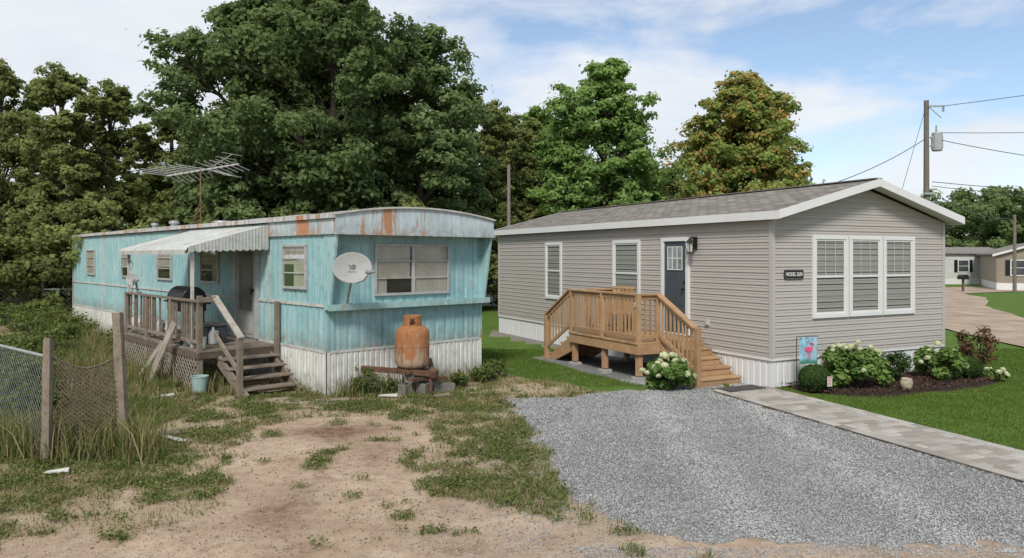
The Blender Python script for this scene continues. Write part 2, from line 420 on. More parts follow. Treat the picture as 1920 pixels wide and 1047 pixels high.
x = rng.uniform(-.4, 6.4, n); y = 6 + 8.4 * rng.rand(n) ** 1.35
_, _, gg = zones(x, y); k = gg > .5; x = x[k]; y = y[k]
sz = rng.uniform(.006, .0145, len(x)) * (1 + .4 * (rng.rand(len(x)) > .94)) * (1 + .045 * (y - 6))
trk = np.zeros(len(x))
for c0_ in (2.0, 3.6): trk += np.exp(-((x - c0_ - .10 * (y - 6) - .25 * np.sin(y * .4)) / .28) ** 2)
stones('gravel_driveway', x, y, sz, GSTONE, tones=np.clip(rng.rand(len(x)) * .82 + .33 * trk, 0, 1))
n = 16000; x = rng.uniform(-7, 7, n); y = 5.2 + 4.3 * rng.rand(n) * rng.rand(n)
w, l, gg = zones(x, y); k = (gg < .5) & (l < .5) & (w < .5); x = x[k]; y = y[k]
stones('dirt_pebbles', x, y, rng.uniform(.003, .010, len(x)), DSTONE, 'stuff')
n = 9000; x = rng.normal(.4, .6, n); y = rng.uniform(5.9, 12.6, n)
w, l, gg = zones(x, y); k = (gg < .5) & (l < .5); x = x[k]; y = y[k]
n = 5000; x = np.concatenate([x, rng.uniform(.5, 7, n)]); y = np.concatenate([y, 6.15 - np.abs(rng.normal(0, .22, n))])
stones('scattered_gravel', x, y, rng.uniform(.006, .013, len(x)), GSTONE, 'stuff')

def blades(name, x, y, h, w, mat, warm, lean=.5, z0=None):
    n = len(x); a = rng.rand(n) * 6.28; la = rng.rand(n) * 6.28; ll = h * lean * rng.rand(n)
    z = (gz_at(x, y) if z0 is None else z0)
    dx = np.cos(a) * w / 2; dy = np.sin(a) * w / 2; lx = np.cos(la) * ll; ly = np.sin(la) * ll
    P = np.stack([np.stack([x - dx, y - dy, z - .01], 1), np.stack([x + dx, y + dy, z - .01], 1),
                  np.stack([x + dx * .8 + lx * .35, y + dy * .8 + ly * .35, z + h * .6], 1), np.stack([x + lx, y + ly, z + h], 1),
                  np.stack([x - dx * .8 + lx * .35, y - dy * .8 + ly * .35, z + h * .6], 1)], 1)
    V = P.reshape(-1, 3); f = 5 * np.arange(n)[:, None]
    F = np.concatenate([f + np.array([[0, 1, 2]]), f + np.array([[0, 2, 4]]), f + np.array([[4, 2, 3]])])
    tn = np.repeat(rng.rand(n) * .7, 5) + np.tile([0, 0, .15, .3, .15], n)
    o = npmesh(name, V, F, mat, {'tone': tn, 'warm': np.repeat(warm, 5)}); o['kind'] = 'stuff'; return o
MULCH = [(4.95, 13.45), (5.15, 12.75), (5.9, 12.55), (7.2, 12.95), (8.5, 13.55), (9.5, 14.3), (9.75, 15.0), (9.2, 15.6), (8.7, 15.5), (5.0, 13.6)]
n = 330000
x = rng.uniform(-1.5, 13.5, n); y = 6 + rng.rand(n) ** 1.1 * 13
_, l, _ = zones(x, y); hx, hy = loc(OH, HX, HY, x, y)
k = (l > .5) & ~((hx > -.05) & (hx < 5) & (hy > 0)) & ~inpoly(x, y, MULCH) & (pathside(x, y) * np.where(y < 13.6, 1, 9) > .62 * np.where(y < 13.6, 1, -99)) & (np.abs(x) < .75 * y)
x = x[k]; y = y[k]
patch = fbm(x * .9, y * .9 + 50, 4)
lawnh = rng.uniform(.025, .06, len(x)) * (1 + .7 * (fbm(x * 3, y * 3) - .5))
blades('lawn_grass', x, y, lawnh, .006 + .0009 * y * rng.rand(len(x)), L_LAWN, (rng.rand(len(x)) < .06 + .35 * np.clip((patch - .5) * 4, 0, 1)) * .7)
n = 540000
x = rng.uniform(-12, 1.6, n); y = 5.9 + rng.rand(n) ** 1.15 * 17
w, l, gg = zones(x, y); tx, ty = loc(OT, TX, TY, x, y)
clump = fbm(x * 6 + 3, y * 6 + 8, 3)
k = (rng.rand(n) < w * np.clip((clump - .36) * 5, .05, 1)) & (w > .2) & ~((tx > 0) & (tx < 3.5) & (ty > 0)) & (np.abs(x) < .75 * y) & ~((tx > -1.5) & (tx < 0) & (ty > .6) & (ty < 6.3))
x = x[k]; y = y[k]
tall = np.clip((-x - 4.6) * .5, 0, 1) * np.clip((y - 9) * .4, 0, 1)
h = rng.uniform(.012, .045, len(x)) * (1 + 1.2 * fbm(x * 2, y * 2)) + tall * rng.rand(len(x)) * .20
dry = np.clip((fbm(x * 1.5 + 9, y * 1.5, 4) - .44) * 5, 0, 1)
blades('weedy_grass', x, y, h, .005 + .0009 * y * rng.rand(len(x)), L_WEED, ((rng.rand(len(x)) < .16 + .55 * dry) * 1.), 1.2)
spots = []
def spot(cx, cy, r, n, hmin, hmax): spots.append((cx, cy, r, n, hmin, hmax))
for i in range(16): spot(-6.9 + i * .17, 9.3 - i * .035 + rng.uniform(-.2, .25), .25, 170, .15, .66)
for i in range(22): spot(rng.uniform(-11, -6.3), rng.uniform(10, 15), .5, 150, .2, .75)
for i in range(10): spot(-2.9 + i * .12, 12.75 + i * .06, .16, 50, .12, .5)
for i in range(10): spot(-1.75 + i * .16, 13.1 + i * .2, .2, 60, .1, .42)
for i in range(10): spot(-3.35 - i * .14, 12.7 + i * .14, .12, 25, .06, .25)
for i in range(14): spot(-5.0 - i * .35, 12.9 + i * .42, .25, 70, .1, .5)
for i in range(20): spot(-9.6 - i * .35, 17.7 + i * .45, .45, 120, .15, .75)
X = []; Y = []; H = []
for cx, cy, r, nn, a, b in spots:
    X.append(rng.normal(cx, r * .6, nn)); Y.append(rng.normal(cy, r * .6, nn)); H.append(a + (b - a) * rng.rand(nn) ** 2)
X = np.concatenate(X); Y = np.concatenate(Y); H = np.concatenate(H)
tx, ty = loc(OT, TX, TY, X, Y); k = ~((tx > -.02) & (tx < 3.5) & (ty > -.02) & (ty < 17.8)); X = X[k]; Y = Y[k]; H = H[k]
blades('tall_weeds', X, Y, H, .010 + .007 * rng.rand(len(X)), L_WEED, (rng.rand(len(X)) < .5) * .9, .8)

# ------------------------------------------------------------------ leaf clouds
def leafcloud(P, N, size, tone, warm, name, mat, parent=None, aspect=.62):
    n = len(P); N = N / np.linalg.norm(N, axis=1, keepdims=True)
    r = rng.randn(n, 3); T = np.cross(N, r); T /= np.linalg.norm(T, axis=1, keepdims=True); B = np.cross(N, T)
    s = size[:, None]
    V = np.stack([P - T * s * .5, P + B * s * aspect * .5 + T * s * .05 + N * s * .07, P + T * s * .5, P - B * s * aspect * .5 + T * s * .05 + N * s * .07], 1).reshape(-1, 3)
    F = np.arange(4 * n).reshape(-1, 4)
    return npmesh(name, V, F, mat, {'tone': np.repeat(tone, 4), 'warm': np.repeat(warm, 4)}, parent)
def make_tree(seed, label, mat, H=12., Rr=4.5, zb=2.6, nl=18, nc=16, per=170, leaf=.2, pw=.6, lr=(.24, .36), autumn=False, top=.12, tr=.26, prof=None):
    global rng
    rng = np.random.RandomState(seed)
    root = empty('tree', (0, 0, 0), label, 'tree')
    b = Mb(); lob = []
    for i in range(nl):
        t = (i + .5) / nl; t = min(1, max(0, t + rng.uniform(-.05, .05)))
        z = zb + (H - zb) * (t * .86 + .06)
        rr = Rr * math.sin(math.pi * min(.97, t * (.97 - top) + top)) ** pw
        if prof: rr = Rr * float(np.interp(t, [p[0] for p in prof], [p[1] for p in prof]))
        a = i * 2.399 + rng.uniform(-.5, .5); d = rr * (.30 + .42 * rng.rand()) * (1 if t < .93 else .2)
        lob.append((math.cos(a) * d, math.sin(a) * d, z, Rr * rng.uniform(*lr) * (.75 + .25 * math.sin(math.pi * t))))
    b.path([(0, 0, -.2), (0.05, 0, .6), (.1, .05, H * .3), (-.05, .1, H * .55), (0, 0, H * .85)], [tr * 1.5, tr, tr * .8, tr * .5, .05], 10)
    for (lx, ly, lz, r_) in lob:
        z0 = max(1.6, lz - 1.0 - .35 * math.hypot(lx, ly)); z0 = min(z0, H * .7)
        mid = (lx * .5, ly * .5, (z0 + lz) / 2 + .1)
        b.path([(0, 0, z0), mid, (lx, ly, lz)], [tr * .42, tr * .26, .03], 6)
        for q in range(4):
            e = rng.randn(3); e /= np.linalg.norm(e)
            b.path([mid, (lx + e[0] * r_ * .8, ly + e[1] * r_ * .8, lz + e[2] * r_ * .6)], [tr * .15, .012], 4)
    b.obj('trunk', BARK, root, smooth=True)
    P = []; N = []; T = []; Wm = []
    for (lx, ly, lz, r_) in lob:
        for c in range(nc):
            e = rng.randn(3); e /= np.linalg.norm(e); e[2] = e[2] * .75 + .12
            cc = np.array((lx, ly, lz)) + e * r_ * rng.uniform(.5, 1.2)
            cr = r_ * rng.uniform(.22, .42); k = int(per * rng.uniform(.6, 1.2))
            q = rng.randn(k, 3); q /= np.linalg.norm(q, axis=1, keepdims=True)
            rad = cr * rng.rand(k, 1) ** .45 * (1 + .45 * rng.randn(k, 1) * (rng.rand(k, 1) < .35))
            p = cc + q * rad * np.array((1.15, 1.15, .62)); p[:, 2] -= (np.hypot(q[:, 0], q[:, 1]) * rad[:, 0]) * .25
            P.append(p); N.append(q * .55 + e * .3 + np.array((0, -.2, .55)) + rng.randn(k, 3) * .5)
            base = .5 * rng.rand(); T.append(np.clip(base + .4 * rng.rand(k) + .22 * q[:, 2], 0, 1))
            if autumn:
                pr = np.clip((cc[2] - zb) / (H - zb) * .20 + .20 * rng.randn() + .16, 0, .85); Wm.append(np.clip((rng.rand(k) < pr) * rng.uniform(.3, 1, k), 0, 1))
            else: Wm.append(np.zeros(k))
    P = np.concatenate(P); N = np.concatenate(N); T = np.concatenate(T); Wm = np.concatenate(Wm)
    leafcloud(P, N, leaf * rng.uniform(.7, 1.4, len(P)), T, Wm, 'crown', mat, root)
    return root
oakL = 'tall leafy green oak tree behind the old trailer'
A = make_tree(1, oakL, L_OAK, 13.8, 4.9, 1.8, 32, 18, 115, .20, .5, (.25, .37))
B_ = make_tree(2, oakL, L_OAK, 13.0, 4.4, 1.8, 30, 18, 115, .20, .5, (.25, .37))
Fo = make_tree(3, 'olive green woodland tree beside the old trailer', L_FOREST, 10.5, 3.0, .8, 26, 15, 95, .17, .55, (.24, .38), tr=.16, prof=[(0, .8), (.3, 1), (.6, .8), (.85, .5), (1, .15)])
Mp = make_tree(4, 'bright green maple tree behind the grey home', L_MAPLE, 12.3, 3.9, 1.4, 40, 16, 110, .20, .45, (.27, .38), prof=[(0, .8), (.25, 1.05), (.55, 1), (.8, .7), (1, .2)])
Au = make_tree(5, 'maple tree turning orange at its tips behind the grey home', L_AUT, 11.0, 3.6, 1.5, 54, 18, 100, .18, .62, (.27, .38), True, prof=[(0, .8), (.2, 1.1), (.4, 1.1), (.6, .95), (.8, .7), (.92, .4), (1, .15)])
Bu = make_tree(6, 'dense green bush at the woodland edge', L_FOREST, 3.6, 2.2, .1, 12, 10, 120, .15, .4, (.34, .5), tr=.08)
A.location = (-10.6, 30, 0); B_.location = (-3.9, 31, 0); B_.scale = (.93, .93, .93)
Fo.location = (-18.2, 30, 0); Mp.location = (4.6, 37, 0); Au.location = (10.7, 34, 0); Bu.location = (-13.5, 27.5, 0)
GW = 'trees at the woodland edge'
copytree(A, (-6.9, 29.0, 0), 2.1, (.96, .96, 1.03)); copytree(B_, (-9.2, 34, 0), 4, (1, 1, 1.12))
for (px, py, s, sz, r) in [(-23.4, 34, 1.05, 1.12, 1), (-21.3, 29, .85, .78, 2.4), (-15.6, 34, 1.1, .92, 4), (-25, 29, 1, 1, .4), (-19.5, 36, 1.1, 1.08, 5), (-13.4, 36, 1.2, 1.0, 3), (-1.0, 37, .85, 1.0, 2), (-2.6, 36, .9, 1.05, 3.6), (1.2, 41, 1.1, .98, .6), (-6, 38, 1.2, 1.1, 1.9), (-27.5, 36, 1.2, 1.15, 2.9), (3, 44, 1.2, .9, 2.2), (-.4, 39, 1.0, 1.0, 5)]:
    copytree(Fo, (px, py, 0), r, (s, s, sz), group=GW)
Fo['group'] = GW
copytree(Mp, (7.6, 44, 0), 2, (.8, .8, .58)); copytree(Mp, (1.6, 42, 0), 4, (.95, .95, .88))
for (px, py, s, r) in [(-16, 27.5, 1.2, 1), (-19, 26.5, 1.1, 2), (-22, 28, 1.4, 3), (-10.5, 28.5, 1.2, 4), (-7.5, 28, 1.1, 5), (-4.5, 29, 1.2, .5), (-1.6, 33, 1.2, 2.5), (-13, 31, 1.5, 2.2), (-17.5, 31, 1.7, 3.1), (-26, 26, 1.3, 3.3), (2, 38, 1.3, 4.4), (-5, 33, 1.7, 3), (-9, 32, 1.8, 1), (8.3, 39, 1.75, 2), (13.0, 38, 1.3, 1.3), (10.8, 41, 1.6, 5), (11.5, 36.5, 1.4, 4)]:
    copytree(Bu, (px, py, 0), r, (s, s, s * 1.05), group='bushes at the woodland edge')
Bu['group'] = 'bushes at the woodland edge'
rng = np.random.RandomState(9)
P = []; N = []; T = []
def mass(cx, cy, r, h, k, zlo=0):
    nb = 26
    for i in range(nb):
        c = np.array((cx + rng.uniform(-r, r), cy + rng.uniform(-r, r) * .6, zlo + (h - zlo) * rng.rand() ** .7 * .9)); rr = r * rng.uniform(.2, .34)
        kk = k // nb; q = rng.randn(kk, 3); q /= np.linalg.norm(q, axis=1, keepdims=True)
        P.append(c + q * rr * rng.rand(kk, 1) ** .4 * np.array((1, 1, .8))); N.append(q + np.array((0, -.2, .5)) + rng.randn(kk, 3) * .4)
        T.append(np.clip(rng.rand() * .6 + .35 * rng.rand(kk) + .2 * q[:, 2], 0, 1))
for i in range(24): mass(38 + i * 3.6 + rng.uniform(-1, 1), 86 + rng.uniform(-5, 8), 4.2, rng.uniform(8.0, 11.5), 4800)
for i in range(24): mass(38 + i * 3.6, 90, 4.2, 5.5, 3000)
for i in range(16): mass(-60 + i * 5 + rng.uniform(-1, 1), 58 + rng.uniform(-4, 6), 4.2, rng.uniform(8, 11), 3600)
for i in range(5): mass(46.5 + i * 4.5, 76 + i * .5, 3.4, rng.uniform(8, 10.5), 4600)
P = np.concatenate(P); o = leafcloud(P, np.concatenate(N), .38 * rng.uniform(.7, 1.4, len(P)), np.concatenate(T), np.zeros(len(P)), 'distant_woodland', L_OAK)
o['kind'] = 'stuff'

# ------------------------------------------------------------------ windows
def wbox(b, pl, a0, a1, o0, o1, z0, z1):
    if pl == 'L': b.box(-o1, -o0, a0, a1, z0, z1)
    else: b.box(a0, a1, -o1, -o0, z0, z1)
def wquad(b, pl, a0, a1, o, z0, z1):
    if pl == 'L': b.add([(-o, a0, z0), (-o, a1, z0), (-o, a1, z1), (-o, a0, z1)], [(0, 1, 2, 3)])
    else: b.add([(a0, -o, z0), (a1, -o, z0), (a1, -o, z1), (a0, -o, z1)], [(0, 1, 2, 3)])
def window(parent, pl, a0, a1, z0, z1, style, label=None, cur=None):
    fw = .075 if style == 'new' else .045; out = .05; mat = WHITE if style == 'new' else ALU
    b = Mb(); wquad(b, pl, a0 + fw * .5, a1 - fw * .5, .023, z0 + fw * .5, z1 - fw * .5)
    w = b.obj('window', GLASS if style == 'new' else OLDGLASS, parent, label)
    b = Mb(); wbox(b, pl, a0 + .02, a1 - .02, .004, .0065, z0 + .02, z1 - .02); b.obj('window_interior', INTER, w)
    b = Mb()
    wbox(b, pl, a0, a1, .0, out, z1 - fw, z1); wbox(b, pl, a0, a1, 0, out, z0, z0 + fw)
    wbox(b, pl, a0, a0 + fw, 0, out - .002, z0 + fw, z1 - fw); wbox(b, pl, a1 - fw, a1, 0, out - .002, z0 + fw, z1 - fw)
    zm = (z0 + z1) / 2
    if style == 'new':
        e = .035
        wbox(b, pl, a0 + fw, a1 - fw, .018, .036, zm - e / 1.6, zm + e / 1.6)
        for (s0, s1, oo) in ((z0 + fw, zm, .030), (zm, z1 - fw, .034)):
            wbox(b, pl, a0 + fw, a0 + fw + e, .018, oo, s0, s1); wbox(b, pl, a1 - fw - e, a1 - fw, .018, oo, s0, s1)
        wbox(b, pl, a0 + fw + e, a1 - fw - e, .018, .0295, z0 + fw, z0 + fw + e); wbox(b, pl, a0 + fw + e, a1 - fw - e, .018, .0335, z1 - fw - e, z1 - fw)
        if pl == 'F':
            for q in (1 / 3, 2 / 3): aq = a0 + fw + (a1 - a0 - 2 * fw) * q; wbox(b, pl, aq - .004, aq + .004, .0245, .028, zm, z1 - fw)
    elif style == 'front':
        am = (a0 + a1) / 2; wbox(b, pl, am - .035, am + .035, .0, .046, z0 + fw, z1 - fw)
        for q in (1 / 3, 2 / 3): wbox(b, pl, a0 + fw, a1 - fw, .015, .040, z0 + (z1 - z0) * q - .010, z0 + (z1 - z0) * q + .010)
    else:
        for q in (.36, .68): wbox(b, pl, a0 + fw, a1 - fw, .015, .040, z0 + (z1 - z0) * q - .012, z0 + (z1 - z0) * q + .012)
    b.obj('frame', mat, w, bevel=.003)
    b = Mb()
    if style == 'new':
        zz = z0 + fw + .02
        while zz < z1 - fw - .03:
            o_ = .009; zz += .062; hs = .016 if zz > zm else .012
            if pl == 'L': b.add([(-o_, a0 + fw, zz), (-o_, a1 - fw, zz), (-o_ - .006, a1 - fw, zz - hs), (-o_ - .006, a0 + fw, zz - hs)], [(0, 1, 2, 3)])
            else: b.add([(a0 + fw, -o_, zz), (a1 - fw, -o_, zz), (a1 - fw, -o_ - .006, zz - hs), (a0 + fw, -o_ - .006, zz - hs)], [(0, 1, 2, 3)])
        b.obj('blind', BLIND, w)
    else:
        n = 22
        if cur is None: cur = [(0., 1., .0)]
        for (q0, q1, lo_) in cur:
            s0 = a0 + fw + (a1 - a0 - 2 * fw) * q0; s1 = a0 + fw + (a1 - a0 - 2 * fw) * q1; lo = z0 + fw + lo_ * (z1 - z0)
            vs = []
            for i in range(n + 1):
                a = s0 + (s1 - s0) * i / n; oo = .010 + .006 * (i % 2)
                for z in (lo, z1 - fw): vs.append((-oo, a, z) if pl == 'L' else (a, -oo, z))
            b.add(vs, [(2 * i, 2 * i + 1, 2 * i + 3, 2 * i + 2) for i in range(n)])
        b.obj('curtain', CURT, w)
    return w
def ribs(b, pl, a0, a1, z0, z1, pitch=.1, depth=.012, out=0., base=0):
    prof = []; a = a0
    while a < a1 - 1e-4:
        for q, d in ((0, 0), (.62, 0), (.74, -1), (.88, -1), (1, 0)):
            aa = a + pitch * q
            if aa <= a1 + 1e-6 and (q > 0 or a == a0): prof.append((aa, d * depth + out))
        a += pitch
    if prof[-1][0] < a1: prof.append((a1, out))
    vs = []
    for a, o in prof:
        for z in (z0, z1): vs.append((base - o, a, z) if pl == 'L' else (a, base - o, z))
    b.add(vs, [(2 * i, 2 * i + 1, 2 * i + 3, 2 * i + 2) for i in range(len(prof) - 1)])

# ------------------------------------------------------------------ OLD TRAILER
W, Ln = 3.5, 17.8
old = empty('mobile_home', (OT[0], OT[1], 0), 'old turquoise mobile home with rust stains and dirty white skirting', 'mobile home', TROT)
b = Mb()
b.box(.02, W, .02, Ln, .70, 3.04)
ribs(b, 'L', .0, Ln, .74, 1.52, .2, .012, .0); ribs(b, 'L', .0, Ln, 1.56, 3.0, .2, .012, 0)
ribs(b, 'F', .0, W, .74, 1.47, .24, .01, .0); ribs(b, 'F', .0, W, 1.56, 2.98, .24, .01, 0)
b.box(-.012, .05, -.014, .05, .74, 3.0)
b.box(W - .05, W + .012, -.014, .05, .74, 3.0)
b.obj('wall', TURQ, old)
b = Mb(); b.box(-.022, 0, 0.06, Ln, 1.515, 1.56); b.box(-.02, 0.01, 0.06, Ln, .72, .76); b.box(0.06, W - .06, -.02, 0.01, .715, .755)
for yy in (2.25, 6.6, 10.5, 14.0, 17.76): b.box(-.016, 0, yy, yy + .035, .77, 1.51); b.box(-.016, 0, yy, yy + .035, 1.565, 3.0)
b.obj('trim', OLDWHITE, old)
K = 16; top = []
b = Mb()
for i in range(K + 1):
    x = -.06 + (W + .12) * i / K; top.append((x, 3.12 + .17 * (1 - ((x - W / 2) / (W / 2 + .06)) ** 2)))
ysr = [-.36 + (Ln + .42) * j / 20 for j in range(21)]
vs = []
for yy in ysr:
    for (x, z) in top: vs.append((x, yy, z + .012 * math.sin(yy * 3.1 + x)))
fs = [(j * (K + 1) + i, j * (K + 1) + i + 1, (j + 1) * (K + 1) + i + 1, (j + 1) * (K + 1) + i) for j in range(20) for i in range(K)]
b.add(vs, fs); b.box(-.05, W + .05, -.34, Ln + .04, 3.055, 3.10)
b.obj('roof', simple('aged_roof_metal', (.38, .39, .38), .5, .2, .15, 2, dirt=(.26, .14, .08), dirtamt=.6), old)
b = Mb()
b.box(-.075, -.03, -.37, Ln + .06, 3.055, 3.135)
for i in range(9): b.box(-.082, -.07, -.37 + i * 2.05, -.33 + i * 2.05, 3.05, 3.14)
b.obj('gutter', weathered('rusty_edge', (.38, .40, .40), (.48, .50, .49), 2.3, 2.6, 3.3, gr=.4, patch=.59), old, 'dented pale metal roof edge with rust streaks')
b = Mb()
ribs(b, 'L', -.33, 2.24, 2.80, 3.06, .085, .006, .03); b.box(-.045, -.02, -.33, 2.26, 2.78, 2.80)
poly = [(-.03, -.36, 2.80)] + [(x, -.36, z - .002) for x, z in [(-.03, 3.12)] + top[1:-1] + [(W + .03, 3.12)]] + [(W + .03, -.36, 2.80)]
b.prism(poly, (0, .02, 0))
b.box(-.02, W + .02, -.34, -.002, 2.785, 2.80)
for i in range(1, 4): b.box(W * i / 4 - .008, W * i / 4 + .008, -.368, -.36, 2.81, 3.2)
b.box(-.05, W + .05, -.385, -.36, 2.775, 2.81)
b.obj('visor', BAND, old, 'rust-streaked pale metal panel over the end window')
b = Mb(); arch = [(x, -.375, z) for x, z in [(-.06, 3.12)] + top[1:-1] + [(W + .06, 3.12)]]
for p, q in zip(arch[:-1], arch[1:]): b.beam(p, q, .05, .03)
b.obj('roof_edge', OLDWHITE, old)
for x0 in (-.005, W - .035):
    b = Mb(); b.prism([(x0, -.004, 3.0), (x0, -.34, 2.79), (x0, -.335, 2.70), (x0, -.13, 1.565), (x0, -.004, 1.565)], (.04, 0, 0))
    b.obj('side_fin', TURQ, old)
b = Mb(); b.box(-.06, W + .06, -.19, 0, 1.48, 1.56); b.box(-.07, W + .07, -.20, -.19, 1.465, 1.575)
b.obj('ledge', weathered('ledge_paint', (.25, .41, .40), (.36, .50, .49), 1.8, 1.2, 1.9), old)
b = Mb()
ribs(b, 'L', -.0, Ln, -.05, .74, .11, .014, .012); ribs(b, 'F', 0, W, -.05, .74, .11, .014, .012); b.box(.03, W - .02, .03, Ln - .02, -.05, .7)
b.obj('skirting', SKIRTOLD, old, 'dirty white corrugated skirting along the ground')
for (a0, a1), cu_ in zip(((.68, 1.63), (4.71, 5.78), (7.73, 8.82), (11.2, 11.95), (14.86, 15.84)), ([(0, .55, 0.), (.55, 1, .5)], [(0, .35, 0), (.35, 1, .45)], [(0, 1, .35)], [(0, 1, 0.3)], [(0, 1, 0)])): window(old, 'L', a0, a1, 1.80, 2.62, 'old', cur=cu_)
window(old, 'F', .95, 2.65, 1.68, 2.63, 'front', 'wide old aluminium window with drawn curtains', cur=[(0, .14, 0), (.14, .46, .30), (.54, 1., .0)])
b = Mb(); b.box(-.05, -.004, 2.74, 3.70, .76, 2.62); d = b.obj('door', simple('door_grey', (.31, .32, .31), .6, 0, .15, 3, dirt=(.2, .17, .13)), old, 'grey metal screen door with dusty glass', bevel=.004)
b = Mb(); b.box(-.062, -.05, 2.90, 3.54, 1.30, 2.48); b.obj('screen', simple('screen_grey', (.11, .115, .105), .3, 0, .4, 2), d)
b = Mb(); b.box(-.064, -.05, 2.86, 3.58, .84, 1.22); b.obj('kick_panel', ALU, d)
b = Mb(); b.box(-.08, -.0, 2.68, 2.74, .76, 2.68); b.box(-.08, 0, 3.70, 3.76, .76, 2.68); b.box(-.08, 0, 2.74, 3.70, 2.62, 2.68); b.obj('frame', ALU, d, bevel=.003)
b = Mb(); b.cyl((-.11, 2.84, 1.72), (-.06, 2.84, 1.72), .02); b.cyl((-.11, 2.84, 1.66), (-.11, 2.84, 1.78), .012); b.obj('handle', BLACK, d)
# awning (fluted sheets)
b = Mb(); ya, yb = 2.2, 6.3; nf = 120; vs = []
for i in range(nf + 1):
    y = ya + (yb - ya) * i / nf; w = .008 * math.cos(i * math.pi)
    vs += [(-.03, y, 3.0 + w), (-1.55, y, 2.56 + w), (-1.60, y, 2.50)]
b.add(vs, [(3 * i + k, 3 * i + k + 1, 3 * i + k + 4, 3 * i + k + 3) for i in range(nf) for k in (0, 1)])
for ye in (ya - .01, yb + .01):
    n = 48; vs = []
    for i in range(n + 1):
        t = i / n; x = -.03 - 1.52 * t; top_ = 3.0 - .44 * t + .015; bot = 2.50 + .05 * (1 - t) - .03 * abs(math.sin(i * math.pi / 4))
        yo = ye + .0035 * math.cos(i * math.pi); vs += [(x, yo, top_), (x, yo, min(bot, top_ - .02))]
    b.add(vs, [(2 * i, 2 * i + 1, 2 * i + 3, 2 * i + 2) for i in range(n)])
n = 100; vs = []
for i in range(n + 1):
    y = ya + (yb - ya) * i / n; vs += [(-1.605, y, 2.52), (-1.605, y, 2.45 - .02 * abs(math.sin(i * .45)))]
b.add(vs, [(2 * i, 2 * i + 1, 2 * i + 3, 2 * i + 2) for i in range(n)])
aw = b.obj('awning', AWN, old, 'sagging pale fluted metal awning over the door')
b = Mb(); b.box(-1.55, -1.50, ya, yb, 2.46, 2.50)
b.obj('rail', OLDWHITE, aw)
for yy in (2.32, 6.15):
    b = Mb(); b.box(-1.46, -1.41, yy - .025, yy + .025, .735, 2.46); b.obj('post', OLDWHITE, aw)
b = Mb(); 
for k in range(6): z = 2.35 - k * .27; b.beam((-1.435, 6.10, z), (-1.435, 5.85, z - .13), .012, .02); b.beam((-1.435, 5.85, z - .13), (-1.435, 6.10, z - .27), .012, .02)
b.obj('post_brace', OLDWHITE, aw)
for (x, y, h, r) in ((1.3, 11.5, .28, .11), (1.0, 12.3, .22, .08), (1.5, 8.3, .16, .22), (2.0, 5.2, .2, .1)):
    b = Mb(); b.lathe([(r, 0), (r, h * .6), (r * 1.4, h * .62), (r * 1.3, h * .9), (0.001, h)], (x, y, 3.2)); b.obj('roof_vent', GALV, old)
b = Mb(); b.beam((.7, 0, .40), (1.38, -1.15, .36), .07, .09); b.beam((2.2, 0, .40), (1.42, -1.15, .36), .07, .09); b.beam((1.0, -.5, .385), (1.7, -.5, .385), .08, .07); b.beam((1.05, -.85, .37), (1.65, -.82, .37), .10, .05)
b.beam((1.05, -1.0, .28), (1.85, -.95, .22), .12, .05)
b.lathe([(.0, .0), (.07, .0), (.08, .12), (.03, .16), (0, .16)], (1.4, -1.2, .30)); b.cyl((1.4, -1.12, .02), (1.4, -1.12, .44), .035)
b.obj('hitch', RUST, old, 'rusty tow hitch frame under the gas tank', bevel=.004)

def T2W(x, y, z=0): p = OT + TX * x + TY * y; return (p[0], p[1], z)
def H2W(x, y, z=0): p = OH + HX * x + HY * y; return (p[0], p[1], z)

for i, (x, y, z, r) in enumerate(((1.22, -.75, -.02, .1), (1.72, -1.03, -.05, -.25), (1.5, -.62, 0, .5), (1.45, -.95, .0, .3), (1.35, -.75, .17, .2), (1.85, -.6, -.01, .3))):
    b = Mb()
    b.box(-.2, .2, -.095, -.06, 0, .185); b.box(-.2, .2, .06, .095, 0, .185)
    for xx in (-.2, -.018, .165): b.box(xx, xx + .035, -.06, .06, 0, .185)
    b.obj('concrete_block', CONC, None, 'weathered hollow concrete block under the tow hitch', 'concrete block', .005, loc=T2W(x, y, z), rotz=TROT + r, group='concrete blocks under the hitch')
# gas tank
tk = empty('gas_tank', T2W(1.33, -.66, .405), 'rusty upright propane tank on the tow hitch', 'gas tank', TROT)
b = Mb(); prof = [(0.001, .01), (.20, .015), (.27, .04), (.297, .09), (.302, .16), (.303, .40), (.302, .60), (.295, .66), (.27, .71), (.22, .75), (.14, .775), (.001, .785)]
b.lathe(prof, n=40); b.lathe([(.304, .395), (.309, .40), (.304, .415)], n=40); b.obj('tank_body', TANK, tk, smooth=True)
b = Mb(); b.lathe([(.22, -.01), (.22, .09), (.21, .09), (.21, -.01)]); b.obj('foot_ring', RUST, tk)
b = Mb(); n = 28
for i in range(n):
    if i in (17, 18, 19, 20): continue
    a0 = 2 * math.pi * i / n; a1 = 2 * math.pi * (i + 1) / n
    b.add([(.165 * math.cos(a) * s, .165 * math.sin(a) * s, z) for s in (1, .95) for a in (a0, a1) for z in (.74, .93)], [(0, 1, 3, 2), (4, 6, 7, 5), (1, 5, 7, 3)])
b.lathe([(.165, .90), (.17, .93), (.165, .945), (.155, .93), (.155, .90)], n=28)
b.obj('collar', TANK, tk)
b = Mb(); b.cyl((0, 0, .75), (0, 0, .86), .03); b.cyl((-.05, 0, .82), (.05, 0, .82), .018); b.cyl((0, 0, .86), (0, 0, .88), .045); b.obj('valve', RUST, tk)

